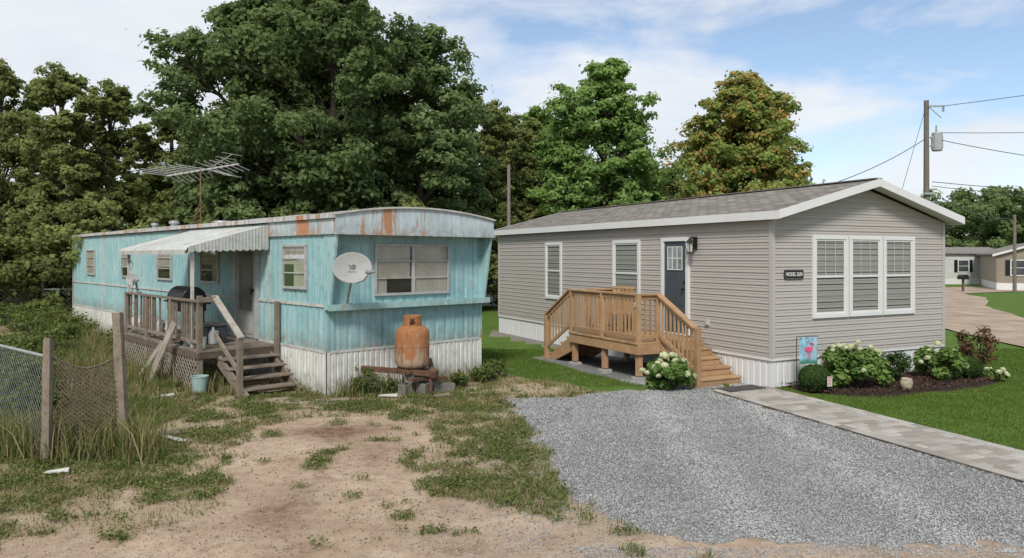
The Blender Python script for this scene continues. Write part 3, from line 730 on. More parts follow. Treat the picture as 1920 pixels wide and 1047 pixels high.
# ---- satellite dishes
def dish(loc_, r, az, label, arm_to, tilt=18, mark=True):
    root = empty('satellite_dish', loc_, label, 'satellite dish')
    M = Matrix.Rotation(az, 3, 'Z') @ Matrix.Rotation(R(90 - tilt), 3, 'X')
    b = Mb(); prof = [(.001, 0)] + [(r * t, .16 * r * t * t) for t in (.2, .4, .6, .8, .92, 1)] + [(r * 1.03, .16 * r), (r * 1.02, .13 * r), (r * .8, .06 * r), (.001, -.03)]
    b.lathe(prof, n=40, M=M @ Matrix.Diagonal((1, .82, 1))); d = b.obj('reflector', DISHG, root, smooth=True)
    back = M @ Vector((0, 0, -.08)); at = Vector(arm_to)
    b = Mb(); b.cyl(M @ Vector((0, 0, -.02)), back, .05); b.path([back, (back.x, back.y + .03, back.z - .06), tuple(at)], .022, 10)
    b.box(at.x - .07, at.x + .07, at.y - .06, at.y + .06, at.z - .01, at.z + .01); b.obj('mast', GALV, root)
    f = M @ Vector((.9 * r, -.42 * r, .85 * r)); s = M @ Vector((0.2 * r, -.82 * r, .1 * r))
    b = Mb(); b.path([s, M @ Vector((.55 * r, -.80 * r, .5 * r)), f], .014, 8)
    g = (M @ Vector((0, 0, 0)) - f).normalized(); b.cyl(f - g * .03, f + g * .07, .028, .04, 12); b.cyl(f, f + Vector((.09, 0, .02)), .025, .02, 10)
    b.obj('feed_arm', simple('arm_grey', (.22, .22, .21), .5), root)
    if mark:
        b = Mb(); k = r / .33 * .95
        arc = [(.05 + .055 * math.cos(t) - .04, .02 + .055 * math.sin(t)) for t in np.linspace(-1.4, 1.4, 12)]
        def P3(u, v): return M @ Vector((u * k, v * k, .16 * r * ((u * u + v * v * 1.5) * k * k) / r / r + .005))
        o_ = [P3(u, v) for u, v in arc] + [P3(-.02, .05), P3(.015, .02), P3(-.025, -.01)]
        b.add(o_, [tuple(range(len(o_)))])
        b.add([P3(-.075, .055), P3(-.04, .06), P3(-.005, .02), P3(-.035, -.02), P3(-.065, -.025), P3(-.03, .015)], [(0, 1, 2, 5), (5, 2, 3, 4)])
        b.obj('emblem', LOGO, root)
        cu = bpy.data.curves.new('t', 'FONT'); cu.body = 'DIRECTV'; cu.size = .042 * k; cu.align_x = 'CENTER'
        ob = bpy.data.objects.new('t', cu); C.objects.link(ob); bpy.context.view_layer.update()
        me = bpy.data.meshes.new_from_object(ob.evaluated_get(bpy.context.evaluated_depsgraph_get())); bpy.data.objects.remove(ob)
        for v in me.vertices: v.co = P3(v.co.x / k, v.co.y / k - .085)
        me.materials.clear(); me.materials.append(LOGO); to = bpy.data.objects.new('lettering', me); C.objects.link(to); to.parent = root
    return root
lp = Vector(T2W(.33, -.12, 1.57)); dl = Vector((-2.68, 12.45, 2.20))
dish(dl, .315, R(12), 'dirty grey satellite dish with emblem on the window ledge', lp - dl, 14)
dl = Vector(T2W(-1.48, 5.7, 1.90)); dish(dl, .15, R(-10), 'small white satellite dish on the porch railing', Vector((.05, .1, -.28)), 14, False)

# ---- TV antenna
an = empty('tv_antenna', T2W(.86, 8.2, 3.2), 'old rusty roof television antenna on a tripod mast', 'antenna')
b = Mb(); b.cyl((0, 0, 0), (0, 0, 1.55), .018, .015, 8); b.obj('mast', simple('rusty_mast', (.22, .12, .07), .8, 0, .3, 8), an)
b = Mb()
for a in (.3, 2.4, 4.5): b.cyl((0, 0, .65), (.38 * math.cos(a), .38 * math.sin(a), -.02), .012, n=6)
b.obj('tripod', RUST, an)
b = Mb(); dirv = Vector((.93, -.30, .10)).normalized(); side = Vector((-.36, -.93, 0)).normalized(); c0 = Vector((0, 0, 1.45))
b.beam(c0 - dirv * 1.1, c0 + dirv * 1.2, .025, .03)
for i in range(13):
    t = -1.05 + i * .18; L_ = .95 - .045 * i if i < 9 else .5
    sw = .55 if i < 8 else 0.
    for sgn in (-1, 1):
        p = c0 + dirv * t; q = p + side * sgn * L_ - dirv * sw * .7 + Vector((0, 0, .10 * sgn)); b.cyl(p, q, .0085, n=5)
e = c0 + dirv * 1.0
for sgn in (-1, 1): b.cyl(c0 + dirv * .25, e + Vector((0, 0, .28 * sgn)), .008, n=5)
for q in range(4):
    for sgn in (-1, 1):
        p = c0 + dirv * (.4 + .2 * q) + Vector((0, 0, .28 * sgn * (.15 + .2 * q) / .75)); b.cyl(p - side * .35, p + side * .35, .007, n=5)
b.obj('antenna_elements', simple('antenna_metal', (.50, .49, .47), .45, .1, .1, 5), an)

# ------------------------------------------------------------------ old porch
op = empty('wooden_porch', (OT[0], OT[1], 0), 'weathered grey wooden porch with steps and lattice base', 'porch', TROT)
b = Mb(); y = 1.8
while y < 6.2: b.box(-1.5, -.03, y, y + .135, .685 + random.uniform(-.004, .004), .725); y += .145
b.obj('deck', OLDWOOD, op, bevel=.004)
b = Mb(); b.box(-1.53, -1.49, 1.8, 6.25, .58, .68); b.box(-1.49, -.05, 1.80, 1.84, .58, .68); b.box(-1.49, -.05, 6.2, 6.24, .58, .68)
b.obj('rim_joist', DARKWOOD, op)
for (x, yy, h, w_2) in ((-1.47, 1.86, 1.70, .045), (-1.47, 3.3, 1.6, .045), (-1.47, 4.75, 1.6, .045), (-1.47, 6.16, 1.6, .045), (-.08, 1.75, 1.55, .04), (-1.205, .765, 1.02, .045)):
    b = Mb(); b.box(x - w_2, x + w_2, yy - w_2, yy + w_2, 0, h); b.obj('post', OLDWOOD, op, bevel=.005)
b = Mb(); b.box(-1.52, -1.42, 1.75, 6.2, 1.58, 1.62); b.box(-1.49, -1.45, 1.9, 6.1, .84, .90)
y = 2.02
while y < 6.1:
    if random.random() > .16: b.beam((-1.47, y, .84), (-1.47 + random.uniform(-.02, .02), y + random.uniform(-.03, .03), 1.58), .034, .034, (1, 0, 0))
    y += .15
b.beam((-1.21, 1.82, 1.0), (-1.21, .76, .42), .04, .08); b.beam((-1.47, 1.82, 1.62), (-1.2, 1.82, 1.64), .04, .09)
b.obj('railing', OLDWOOD, op, bevel=.003)
b = Mb(); b.beam((-1.2, 1.88, 1.68), (-1.2, .70, 1.02), .11, .045); b.obj('handrail', simple('pale_worn_wood', (.36, .33, .28), .8, 0, .2, 5, dirt=(.18, .15, .11), dirtamt=.6), op, 'pale worn sloping handrail beside the steps', bevel=.004)
b = Mb()
for i in range(4):
    z = .58 - .145 * i; yy = 1.8 - .28 * (i + 1)
    b.box(-1.18, -.12, yy, yy + .13, z - .035, z); b.box(-1.18, -.12, yy + .14, yy + .27, z - .036, z - .002)
for x in (-1.14, -.18): b.beam((x, 1.82, .52), (x, .6, -.02), .045, .2)
b.obj('steps', OLDWOOD, op, 'sagging weathered wooden steps', bevel=.004)
def diag(b, pl, a0, a1, z0, z1, pitch, w, t, off):
    H = z1 - z0
    for s in (1, -1):
        k = a0 - H
        while k < a1 + H:
            p = (k, z0); q = (k + s * H, z1)
            (x0, zz0), (x1, zz1) = p, q
            lo, hi = 0, 1; dx_ = x1 - x0
            for bound, sg in ((a0, 1), (a1, -1)):
                A_ = sg * dx_; B0 = sg * (x0 - bound)
                tt = -B0 / A_
                if A_ > 0: lo = max(lo, tt)
                else: hi = min(hi, tt)
            if lo < hi - .02:
                o_ = off + (t * .6 if s > 0 else -t * .6)
                f = (lambda a, z, o: (-o, a, z)) if pl == 'L' else (lambda a, z, o: (a, -o, z))
                b.beam(f(x0 + lo * dx_, zz0 + lo * H, o_), f(x0 + hi * dx_, zz0 + hi * H, o_), t, w)
            k += pitch
b = Mb(); diag(b, 'L', 1.9, 6.2, .02, .58, .135, .026, .008, 1.515)
b.obj('lattice', simple('lattice_wood', (.27, .235, .19), .85, 0, .2, 6, dirt=(.12, .1, .07), dirtamt=.6), op, 'broken weathered lattice under the porch')
PALEW = simple('pale_board', (.27, .235, .19), .85, 0, .25, 5, dirt=(.14, .11, .08), dirtamt=.6)
for (p0, p1, w_2, t_) in (((-2.0, 3.05, 0), (-1.6, 2.75, 1.18), .22, .028), ((-2.0, 3.7, 0), (-1.57, 3.5, .75), .14, .025)):
    b = Mb(); b.beam(p0, p1, w_2, t_, (1, 0, 0))
    b.obj('wooden_board', PALEW, None, 'weathered board leaning against the old porch', 'board', loc=(OT[0], OT[1], 0), rotz=TROT, group='boards leaning on the old porch')
bq = empty('barbecue_grill', T2W(-.9, 4.15, .73), 'black covered barbecue grill on the old porch', 'grill', TROT)
b = Mb()
prof = [(-.25, .74)] + [(-.25 * math.cos(t), .78 + .28 * math.sin(t)) for t in np.linspace(0, math.pi, 12)] + [(.25, .74)]
b.prism([(px, -.45, pz) for px, pz in prof], (0, .90, 0)); b.obj('lid', BLACK, bq, bevel=.01)
b = Mb(); b.box(-.24, .24, -.43, .43, .56, .74); b.box(-.2, .2, -.80, -.45, .72, .75); b.box(-.2, .2, .45, .80, .72, .75); b.obj('firebox', BLACK, bq, bevel=.01)
b = Mb()
for x in (-.2, .2):
    for y in (-.36, .36): b.box(x - .02, x + .02, y - .02, y + .02, .0, .56)
b.box(-.2, .2, -.36, .36, .12, .15); b.obj('stand', BLACK, bq)
b = Mb(); b.path([(-.3, -.25, .84), (-.34, -.2, .84), (-.34, .2, .84), (-.3, .25, .84)], .012); b.obj('handle', GALV, bq)
def jug(x, y, s=1, mat=PLASW, z=.73, label='white plastic jug on the old porch'):
    b = Mb(); b.lathe([(.001, 0), (.085 * s, .005), (.09 * s, .03), (.09 * s, .2 * s), (.06 * s, .27 * s), (.025 * s, .30 * s), (.025 * s, .34 * s), (.001, .345 * s)], n=16)
    b.path([(.06 * s, 0, .27 * s), (.10 * s, 0, .25 * s), (.095 * s, 0, .14 * s)], .012, 6)
    b.obj('plastic_jug', mat, None, label, 'jug', smooth=True, loc=T2W(x, y, z), rotz=TROT, group='jugs on the old porch')
jug(-.95, 2.6, .95); jug(-1.3, 3.1, .9, RUST, label='rusty brown container on the old porch'); jug(-1.2, 4.9, 1.2)
bx = empty('storage_box', T2W(-.85, 2.95, .73), 'dark plastic storage box with dark lid on the porch', 'box', TROT)
b = Mb(); b.box(-.2, .2, -.28, .28, 0, .32); b.obj('box', simple('dark_plastic', (.04, .045, .05), .5), bx, bevel=.02)
b = Mb(); b.box(-.215, .215, -.295, .295, .322, .38); b.obj('lid', simple('dark_lid', (.07, .07, .068), .5), bx, bevel=.015)
for i, (x, y, s, mt_) in enumerate(((-1.33, 2.15, 1, PLASW), (-1.28, 2.38, .8, RUST), (-1.32, 2.85, 1.1, MINT), (-1.3, 3.9, 1, OLDWHITE))):
    b = Mb(); b.lathe([(.001, 0), (.08 * s, .0), (.08 * s, .19 * s), (.085 * s, .19 * s), (.085 * s, .2 * s), (.001, .2 * s)], n=18)
    b.obj('paint_can', mt_, None, 'old paint can standing on the porch boards', 'can', loc=T2W(x, y, .73), group='paint cans on the old porch')
bk = empty('bucket', (-5.45, 12.95, 0), 'faded mint plastic bucket standing by the steps', 'bucket')
b = Mb(); b.lathe([(.001, .01), (.11, .01), (.14, .30), (.148, .30), (.148, .315), (.135, .31), (.105, .03), (.001, .03)], n=24); b.obj('pail', MINT, bk, smooth=False)
b = Mb(); b.path([(.148 * math.cos(t), .03, .30 - .13 * math.sin(t)) for t in np.linspace(0, math.pi, 10)], .004, 5); b.obj('handle', GALV, bk)
for i, (x, y, l, w, r) in enumerate(((-5.9, 12.55, .35, .08, .4), (-5.3, 12.3, .22, .1, 1.4), (-2.1, 12.6, .35, .06, -.3), (-1.2, 12.6, .3, .12, .2), (-4.35, 9.6, .42, .12, 2.6), (-4.6, 9.85, .3, .09, .6), (-5.0, 8.15, .26, .05, .1), (-2.9, 12.2, .45, .08, .1))):
    b = Mb(); b.prism([(-l / 2, -w / 2, .02), (l / 2, -w * .4, .035), (l * .45, w / 2, .06), (-l * .4, w * .45, .03)], (0, 0, .015))
    b.obj('wood_scrap', OLDWHITE if i % 2 == 0 else OLDWOOD, None, 'broken piece of painted wood lying in the weeds', 'debris', loc=(x, y, 0), rotz=r, group='scraps in the weeds')
for i, (x, y, r) in enumerate(((-3.9, 12.3, .1), (-3.3, 11.95, -.2))):
    b = Mb(); b.prism([(-.42, -.20, 0), (.40, -.22, 0), (.45, .2, 0), (-.38, .2, 0)], (0, 0, .025)); b.obj('stepping_stone', simple('sandy_concrete', (.30, .24, .175), .9, 0, .2, 5, .3, dirt=(.2, .15, .09), dirtamt=.7), None, 'cracked concrete stepping slab in the weeds', 'stepping stone', .01, loc=(x, y, 0), rotz=r, group='stepping slabs')

# ------------------------------------------------------------------ fences
for (x, y, h, w, lx, lbl) in ((-5.45, 8.69, 1.42, .09, .02, 'weathered grey wooden fence post with wire mesh'), (-4.72, 9.05, 1.70, .10, -.09, 'tall leaning weathered wooden fence post')):
    b = Mb(); nseg = 9; vs = []
    for j in range(nseg):
        t = j / (nseg - 1); zz = -.1 + (h + .1) * t
        for (sx_, sy_) in ((-1, -1), (0, -1.12), (1, -1), (1.1, 0), (1, 1), (0, 1.1), (-1, 1), (-1.1, 0)):
            k = w / 2 * (1 + random.uniform(-.09, .09) - .08 * t); vs.append((sx_ * k + lx * t, sy_ * k, zz + (random.uniform(-.03, .03) if j == nseg - 1 else 0)))
    b.add(vs, [(j * 8 + i, j * 8 + (i + 1) % 8, (j + 1) * 8 + (i + 1) % 8, (j + 1) * 8 + i) for j in range(nseg - 1) for i in range(8)] + [tuple(range((nseg - 1) * 8, nseg * 8))], .2)
    b.obj('fence_post', OLDWOOD, None, lbl, 'fence post', loc=(x, y, 0))
def fencefn(p0, p1, sag=0.):
    p0 = np.array(p0); p1 = np.array(p1); L_ = np.linalg.norm(p1 - p0); d = (p1 - p0) / L_; nrm = np.array((-d[1], d[0]))
    def f(a, z, o):
        t = a / L_; q = p0 + d * a + nrm * (o + .05 * math.sin(a * 4 + z * 3) * (1 if sag else 0)); return (q[0], q[1], z - sag * math.sin(math.pi * t) * z)
    return f, L_
def diag2(b, L_, z0, z1, pitch, rad, f, nseg=6):
    H = z1 - z0
    for s in (1, -1):
        k = -H
        while k < L_ + H:
            pts = []
            for i in range(nseg + 1):
                z = z0 + H * i / nseg; a = k + s * H * i / nseg
                pts.append(f(a, z, .004 * s) if 0 <= a <= L_ else None)
            for p, q in zip(pts[:-1], pts[1:]):
                if p and q: b.cyl(p, q, rad, n=3, cap=False)
            k += pitch
f, L_ = fencefn((-5.42, 8.72), (-4.74, 9.08), .14)
b = Mb(); diag2(b, L_, .12, 1.24, .062, .0075, f, 18)
for q in range(6): b.cyl(f(L_ * q / 6, 1.24, 0), f(L_ * (q + 1) / 6, 1.24, 0), .012, n=6)
b.obj('wire_mesh_panel', DARKWOOD, None, 'sagging rusty diamond mesh between two wooden posts', 'fence')
cf = empty('chain_link_fence', (0, 0, 0), 'galvanised chain link fence joining the wooden post', 'fence')
f, L_ = fencefn((-5.5, 8.75), (-8.9, 11.6), 0)
b = Mb(); diag2(b, L_, .05, 1.2, .09, .0026, f, 12); b.obj('wire_mesh', GALV, cf)
b = Mb(); b.cyl(f(0, 1.22, 0), f(L_, 1.22, 0), .020, n=8); b.obj('top_rail', GALV, cf)
for a in (2.2, 4.2):
    b = Mb(); q = f(a, 0, .03); b.cyl((q[0], q[1], 0), (q[0], q[1], 1.25), .03, n=10); b.lathe([(.034, 1.25), (.03, 1.285), (.001, 1.30)], (q[0], q[1], 0), n=10); b.obj('post', GALV, cf)
cf2 = empty('chain_link_fence', (0, 0, 0), 'distant chain link fence with wooden posts near the trees', 'fence')
f, L_ = fencefn((-24, 24.5), (-15.0, 27.3), 0)
b = Mb(); diag2(b, L_, .05, 1.2, .16, .005, f, 6); b.cyl(f(0, 1.21, 0), f(L_, 1.21, 0), .022, n=6); b.obj('wire_mesh', GALV, cf2)
for a in (1.2, 3.3, 5.4, 7.4):
    b = Mb(); q = f(a, 0, .05); b.cyl((q[0], q[1], -.1), (q[0] + .04, q[1], 1.5 + .2 * (a % 2 > 1)), .06, n=8); b.obj('post', OLDWOOD, cf2)

# ------------------------------------------------------------------ NEW HOME
HW, HL = 4.92, 11.3
new = empty('mobile_home', (OH[0], OH[1], 0), 'new greige vinyl sided mobile home with white trim and gable roof', 'mobile home', HROT)
sl = .255; eave = 3.10
b = Mb(); cp = .112; z = .53; 
while z < eave + 1e-3:
    z1 = min(z + cp, eave + .03)
    for (o0, zz0, o1, zz1) in ((.018, z, .018, z + .012), (.018, z + .012, .008, z + cp * .52), (.008, z + cp * .52, .015, z + cp * .55), (.015, z + cp * .55, .002, z1)):
        b.add([(-o0, .03, zz0), (-o0, HL, zz0), (-o1, HL, zz1), (-o1, .03, zz1)], [(0, 1, 2, 3)])
        b.add([(.03, -o0, zz0), (HW - .03, -o0, zz0), (HW - .03, -o1, zz1), (.03, -o1, zz1)], [(0, 1, 2, 3)])
    b.add([(-.002, .03, z + .0), (-.002, HL, z), (-.018, HL, z), (-.018, .03, z)], [(0, 1, 2, 3)]); b.add([(.03, -.002, z), (HW - .03, -.002, z), (HW - .03, -.018, z), (.03, -.018, z)], [(0, 1, 2, 3)])
    z += cp
def gx_(z): return max(0, (z - eave) / sl)
while z < eave + HW / 2 * sl:
    z1 = min(z + cp, eave + HW / 2 * sl)
    for (o0, q0, o1, q1) in ((.016, 0, .008, .52), (.008, .52, .015, .55), (.015, .55, .002, 1)):
        za = z + (z1 - z) * q0; zb_ = z + (z1 - z) * q1; xa = gx_(za); xb = gx_(zb_)
        b.add([(xa, -o0, za), (HW - xa, -o0, za), (HW - xb, -o1, zb_), (xb, -o1, zb_)], [(0, 1, 2, 3)])
    z += cp
b.box(.02, HW - .0, .02, HL, .5, eave)
pz = eave + HW / 2 * sl
b.prism([(.0, .02, eave), (HW, .02, eave), (HW / 2, .02, pz)], (0, HL - .04, 0))
b.obj('wall', GREIGE, new)
b = Mb(); b.box(-.024, .05, -.026, -.001, .52, eave); b.box(-.026, -.0, -.024, .06, .52, eave); b.box(HW - .06, HW + .02, -.026, .0, .52, eave); b.box(-.026, 0, HL - .06, HL + .01, .52, eave)
b.obj('corner_trim', simple('greige_trim', (.40, .375, .35), .5, 0, .03), new)
b = Mb(); ribs(b, 'L', 0, HL, -.05, .52, .15, .01, .0); ribs(b, 'F', 0, HW, -.05, .52, .15, .01, 0); b.box(.03, HW - .01, .03, HL - .02, -.05, .5)
b.box(-.03, .02, -.03, HL, .51, .545); b.box(.02, HW, -.03, .02, .51, .545); b.obj('skirting', SKIRTNEW, new, 'clean white vinyl skirting')
ov = .16; fo = .32; x0, x1 = -ov, HW + ov; ze = 3.215; zr = ze + (HW / 2 + ov) * sl
th = .03
me = bpy.data.meshes.new('roof'); L_s = math.hypot(HW / 2 + ov, zr - ze)
vs = [(x0, -fo, ze), (HW / 2, -fo, zr), (HW / 2, HL + .2, zr), (x0, HL + .2, ze), (x1, -fo, ze), (x1, HL + .2, ze),
      (x0, -fo, ze - th), (HW / 2, -fo, zr - th), (HW / 2, HL + .2, zr - th), (x0, HL + .2, ze - th), (x1, -fo, ze - th), (x1, HL + .2, ze - th)]
fs = [(0, 1, 2, 3), (1, 4, 5, 2), (6, 9, 8, 7), (7, 8, 11, 10), (0, 6, 7, 1), (1, 7, 10, 4), (0, 3, 9, 6), (4, 10, 11, 5), (3, 2, 8, 9), (2, 5, 11, 8)]
me.from_pydata(vs, [], fs); uv = me.uv_layers.new(name='UVMap')
for p in me.polygons:
    for li in p.loop_indices:
        co = me.vertices[me.loops[li].vertex_index].co; uv.data[li].uv = (co.y, abs(co.x - HW / 2) * L_s / (HW / 2 + ov))
me.materials.append(SHING); ro = bpy.data.objects.new('roof', me); C.objects.link(ro); ro.parent = new
b = Mb(); b.beam((HW / 2, -fo, zr + .012), (HW / 2, HL + .2, zr + .012), .2, .02); b.obj('ridge_cap', simple('ridge', (.17, .16, .145), .95, 0, .25, 15), ro)
b = Mb(); fh = .15
b.box(x0 - .02, x0 + .01, -fo, HL + .2, ze - fh - .005, ze - .004)
b.box(x1 - .01, x1 + .02, -fo, HL + .2, ze - fh - .005, ze - .004)
for yy in (-fo - .025, HL + .2):
    b.prism([(x0 - .02, yy, ze - fh), (x0 - .02, yy, ze + .0), (HW / 2, yy, zr + .004), (HW / 2, yy, zr - fh + .01)], (0, .025, 0))
    b.prism([(HW / 2, yy, zr + .004), (x1 + .02, yy, ze), (x1 + .02, yy, ze - fh), (HW / 2, yy, zr - fh + .01)], (0, .025, 0))
b.box(x0 + .01, -.02, -.0, HL + .2, ze - fh + .01, ze - fh + .02)
b.prism([(x0 + .01, -fo, ze - fh + .03), (x0 + .01, -fo, ze - fh + .05), (HW / 2, -fo, zr - .05), (HW / 2, -fo, zr - .07 - .03)], (0, fo - .02, 0))
b.prism([(HW / 2, -fo, zr - .10), (HW / 2, -fo, zr - .05), (x1 - .01, -fo, ze - fh + .05), (x1 - .01, -fo, ze - fh + .03)], (0, fo - .02, 0))
b.obj('fascia', WHITE, new)
for (a0, a1) in ((3.90, 4.98), (7.38, 8.26)): window(new, 'L', a0, a1, 1.23, 2.78, 'new')
for (a0, a1) in ((1.0, 1.955), (1.985, 2.94), (2.97, 3.93)): window(new, 'F', a0, a1, 1.24, 2.80, 'new')
b = Mb(); b.box(-.035, -.017, 2.30, 3.02, .78, 2.72)
for (z0, z1) in ((.92, 1.30), (1.36, 2.02)):
    for (a0, a1) in ((2.38, 2.63), (2.69, 2.94)): b.box(-.043, -.035, a0, a1, z0, z1)
d = b.obj('door', DOORG, new, 'slate grey panelled front door with small window', bevel=.004)
b = Mb(); b.box(-.066, -.0, 2.21, 2.30, .76, 2.80); b.box(-.066, 0, 3.02, 3.11, .76, 2.80); b.box(-.068, 0, 2.21, 3.11, 2.72, 2.80); b.box(-.07, 0, 2.30, 3.02, .745, .78); b.obj('frame', WHITE, d, bevel=.003)
b = Mb(); b.box(-.047, -.036, 2.42, 2.90, 2.13, 2.60); b.obj('window', simple('door_glass', (.24, .27, .26), .08, 0, .3, 3), d)
b = Mb()
for a in (2.42, 2.58, 2.735, 2.89): b.box(-.054, -.047, a - .01, a + .01, 2.11, 2.61)
for zz in (2.12, 2.36, 2.60): b.box(-.0535, -.0475, 2.41, 2.90, zz - .01, zz + .01)
b.obj('grille', WHITE, d)
b = Mb(); b.cyl((-.035, 2.36, 1.72), (-.09, 2.36, 1.72), .012); b.lathe([(.001, -.03), (.025, -.02), (.03, 0), (.025, .02), (.001, .03)], (-.10, 2.36, 1.72), n=12); b.cyl((-.035, 2.36, 1.86), (-.055, 2.36, 1.86), .025); b.obj('handle', BLACK, d)
b = Mb(); b.box(-.05, -.015, 1.98, 2.08, 2.55, 2.80); b.path([(-.05, 2.03, 2.72), (-.12, 2.03, 2.80), (-.17, 2.03, 2.76)], .012, 8)
for a, c_ in ((.07, .07), (-.07, .07), (.07, -.07), (-.07, -.07)): b.cyl((-.17 + a * .7, 2.03 + c_ * .7, 2.48), (-.17 + a, 2.03 + c_, 2.68), .008, n=6)
b.lathe([(.001, 2.78), (.04, 2.75), (.12, 2.68), (.12, 2.67), (.001, 2.67)], (-.17, 2.03, 0), n=4); b.box(-.22, -.12, 1.98, 2.08, 2.455, 2.48)
lm = b.obj('wall_lamp', BLACK, new, 'black lantern beside the front door')
b = Mb(); b.cyl((-.17, 2.03, 2.49), (-.17, 2.03, 2.66), .045, .06, 10); b.obj('lamp_glass', simple('lamp_glass', (.5, .5, .46), .2), lm)
b = Mb(); b.box(-.05, -.01, 1.62, 1.72, 1.02, 1.14); b.box(-.06, -.05, 1.63, 1.71, 1.03, 1.13); b.obj('outlet_box', PLASW, new)
# name plaque
sg = empty('name_plaque', H2W(.51, -.02, 2.07), 'small black plaque with white lettering on the siding', 'sign', HROT)
b = Mb(); c_ = .025; w2, h2 = .245, .088
b.prism([(-w2 + c_, -.02, -h2), (w2 - c_, -.02, -h2), (w2, -.02, -h2 + c_), (w2, -.02, h2 - c_), (w2 - c_, -.02, h2), (-w2 + c_, -.02, h2), (-w2, -.02, h2 - c_), (-w2, -.02, -h2 + c_)], (0, .02, 0)); b.obj('plate', BLACK, sg, bevel=.003)
b = Mb()
for (a0, a1, z0, z1) in ((-w2 + .03, w2 - .03, h2 - .014, h2 - .010), (-w2 + .03, w2 - .03, -h2 + .010, -h2 + .014), (-w2 + .010, -w2 + .014, -h2 + .03, h2 - .03), (w2 - .014, w2 - .010, -h2 + .03, h2 - .03)): b.box(a0, a1, -.0215, -.02, z0, z1)
b.obj('border', simple('grey_line', (.3, .3, .3)), sg)
def text(body, size, parent, loc_, rot, mat, name='lettering', bold=.0, sx=1):
    cu = bpy.data.curves.new('t', 'FONT'); cu.body = body; cu.size = size; cu.align_x = 'CENTER'; cu.align_y = 'CENTER'; cu.extrude = .001; cu.offset = bold
    ob = bpy.data.objects.new('t', cu); C.objects.link(ob); bpy.context.view_layer.update()
    me = bpy.data.meshes.new_from_object(ob.evaluated_get(bpy.context.evaluated_depsgraph_get())); bpy.data.objects.remove(ob)
    me.materials.clear(); me.materials.append(mat); o = bpy.data.objects.new(name, me); C.objects.link(o); o.parent = parent; o.location = loc_; o.rotation_euler = rot; o.scale = (sx, 1, 1); return o
text('MODEL 2624', .096, sg, (0, -.0235, 0), (R(90), 0, 0), WHITE, bold=.002, sx=.76)

# ------------------------------------------------------------------ new porch
npch = empty('wooden_porch', (OH[0], OH[1], 0), 'new cedar wood porch deck with railings and steps', 'porch', HROT)
dz = .73; ya, yb, dx = 1.79, 4.33, -1.65
b = Mb(); y = ya
while y < yb - .02: b.box(dx - .02, -.04, y, y + .135, dz - .035, dz); y += .1412
b.obj('deck', CEDAR, npch, bevel=.004)
b = Mb(); b.box(dx - .0, dx + .04, ya, yb, dz - .23, dz - .037); b.box(dx + .04, -.05, ya, ya + .04, dz - .23, dz - .037); b.box(dx + .04, -.05, yb - .04, yb, dz - .23, dz - .037)
for k in range(1, 5): b.box(dx + .05, -.05, ya + k * .5, ya + k * .5 + .04, dz - .22, dz - .037)
b.obj('rim_joist', CEDAR, npch, bevel=.003)
sup = [(dx + .1, ya + .1), (dx + .1, 3.06), (dx + .1, yb - .1), (-.15, ya + .1), (-.15, yb - .1)]
NCONC = simple('new_concrete', (.32, .31, .29), .9, 0, .1, 6)
for (x, y) in sup: b = Mb(); b.box(x - .05, x + .05, y - .05, y + .05, .08, dz - .231); b.obj('support_post', CEDAR, npch)
for (x, y) in sup: b = Mb(); b.box(x - .11, x + .11, y - .11, y + .11, -.03, .06); b.obj('footing', NCONC, npch, bevel=.01)
rt = 1.68; sx = -1.15
posts = [(dx + .045, ya + .045), (dx + .045, yb - .045), (dx + .045, 3.06), (sx, ya + .045), (-1.15, yb - .045), (-.07, yb - .045)]
for (x, y) in posts: b = Mb(); b.box(x - .044, x + .044, y - .044, y + .044, dz - .2 if x < -1.5 else dz, rt); b.obj('post', CEDAR, npch, bevel=.005)
b = Mb(); b.box(sx - .05, sx + .05, .62, .72, 0, 1.1); b.obj('post', CEDAR, npch, bevel=.005)
b = Mb(); b.box(dx - .005, dx + .095, 5.36, 5.46, 0, 1.08); b.obj('post', CEDAR, npch, bevel=.005)
def bal(b, p0, p1, z0a, z0b, z1a, z1b, pitch=.115):
    p0 = np.array(p0); p1 = np.array(p1); L_ = np.linalg.norm(p1 - p0); n = int(L_ / pitch)
    for i in range(1, n):
        t = i / n; q = p0 + (p1 - p0) * t; za = z0a + (z0b - z0a) * t; zb_ = z1a + (z1b - z1a) * t
        b.box(q[0] - .018, q[0] + .018, q[1] - .018, q[1] + .018, za, zb_)
    b.beam((*p0, z1a), (*p1, z1b), .045, .085); b.beam((*p0, z0a), (*p1, z0b), .04, .075); b.beam((*p0, z1a + .06), (*p1, z1b + .06), .13, .035)
b = Mb(); xr = dx + .045
bal(b, (xr, ya + .09), (xr, 3.016), dz + .1, dz + .1, rt - .08, rt - .08); bal(b, (xr, 3.104), (xr, yb - .09), dz + .1, dz + .1, rt - .08, rt - .08)
bal(b, (xr + .045, ya + .045), (sx - .045, ya + .045), dz + .1, dz + .1, rt - .083, rt - .083)
bal(b, (sx, ya), (sx, .72), dz + .16, .30, rt - .08, 1.03); bal(b, (xr, yb), (xr, 5.36), dz + .16, .30, rt - .08, 1.0)
bal(b, (-1.10, yb - .045), (-.12, yb - .045), dz + .1, dz + .1, rt - .085, rt - .085)
b.obj('railing', CEDAR, npch, bevel=.003)
b = Mb()
for i in range(4):
    z = dz - .146 * (i + 1); yy = ya - .27 * (i + 1)
    b.box(sx + .01, -.06, yy - .02, yy + .13, z - .035, z); b.box(sx + .01, -.06, yy + .137, yy + .27, z - .036, z - .001); b.box(sx + .03, -.08, yy + .0, yy + .02, z - .146, z - .037)
b.box(sx + .03, -.08, ya - .018, ya - .002, dz - .146, dz - .038)
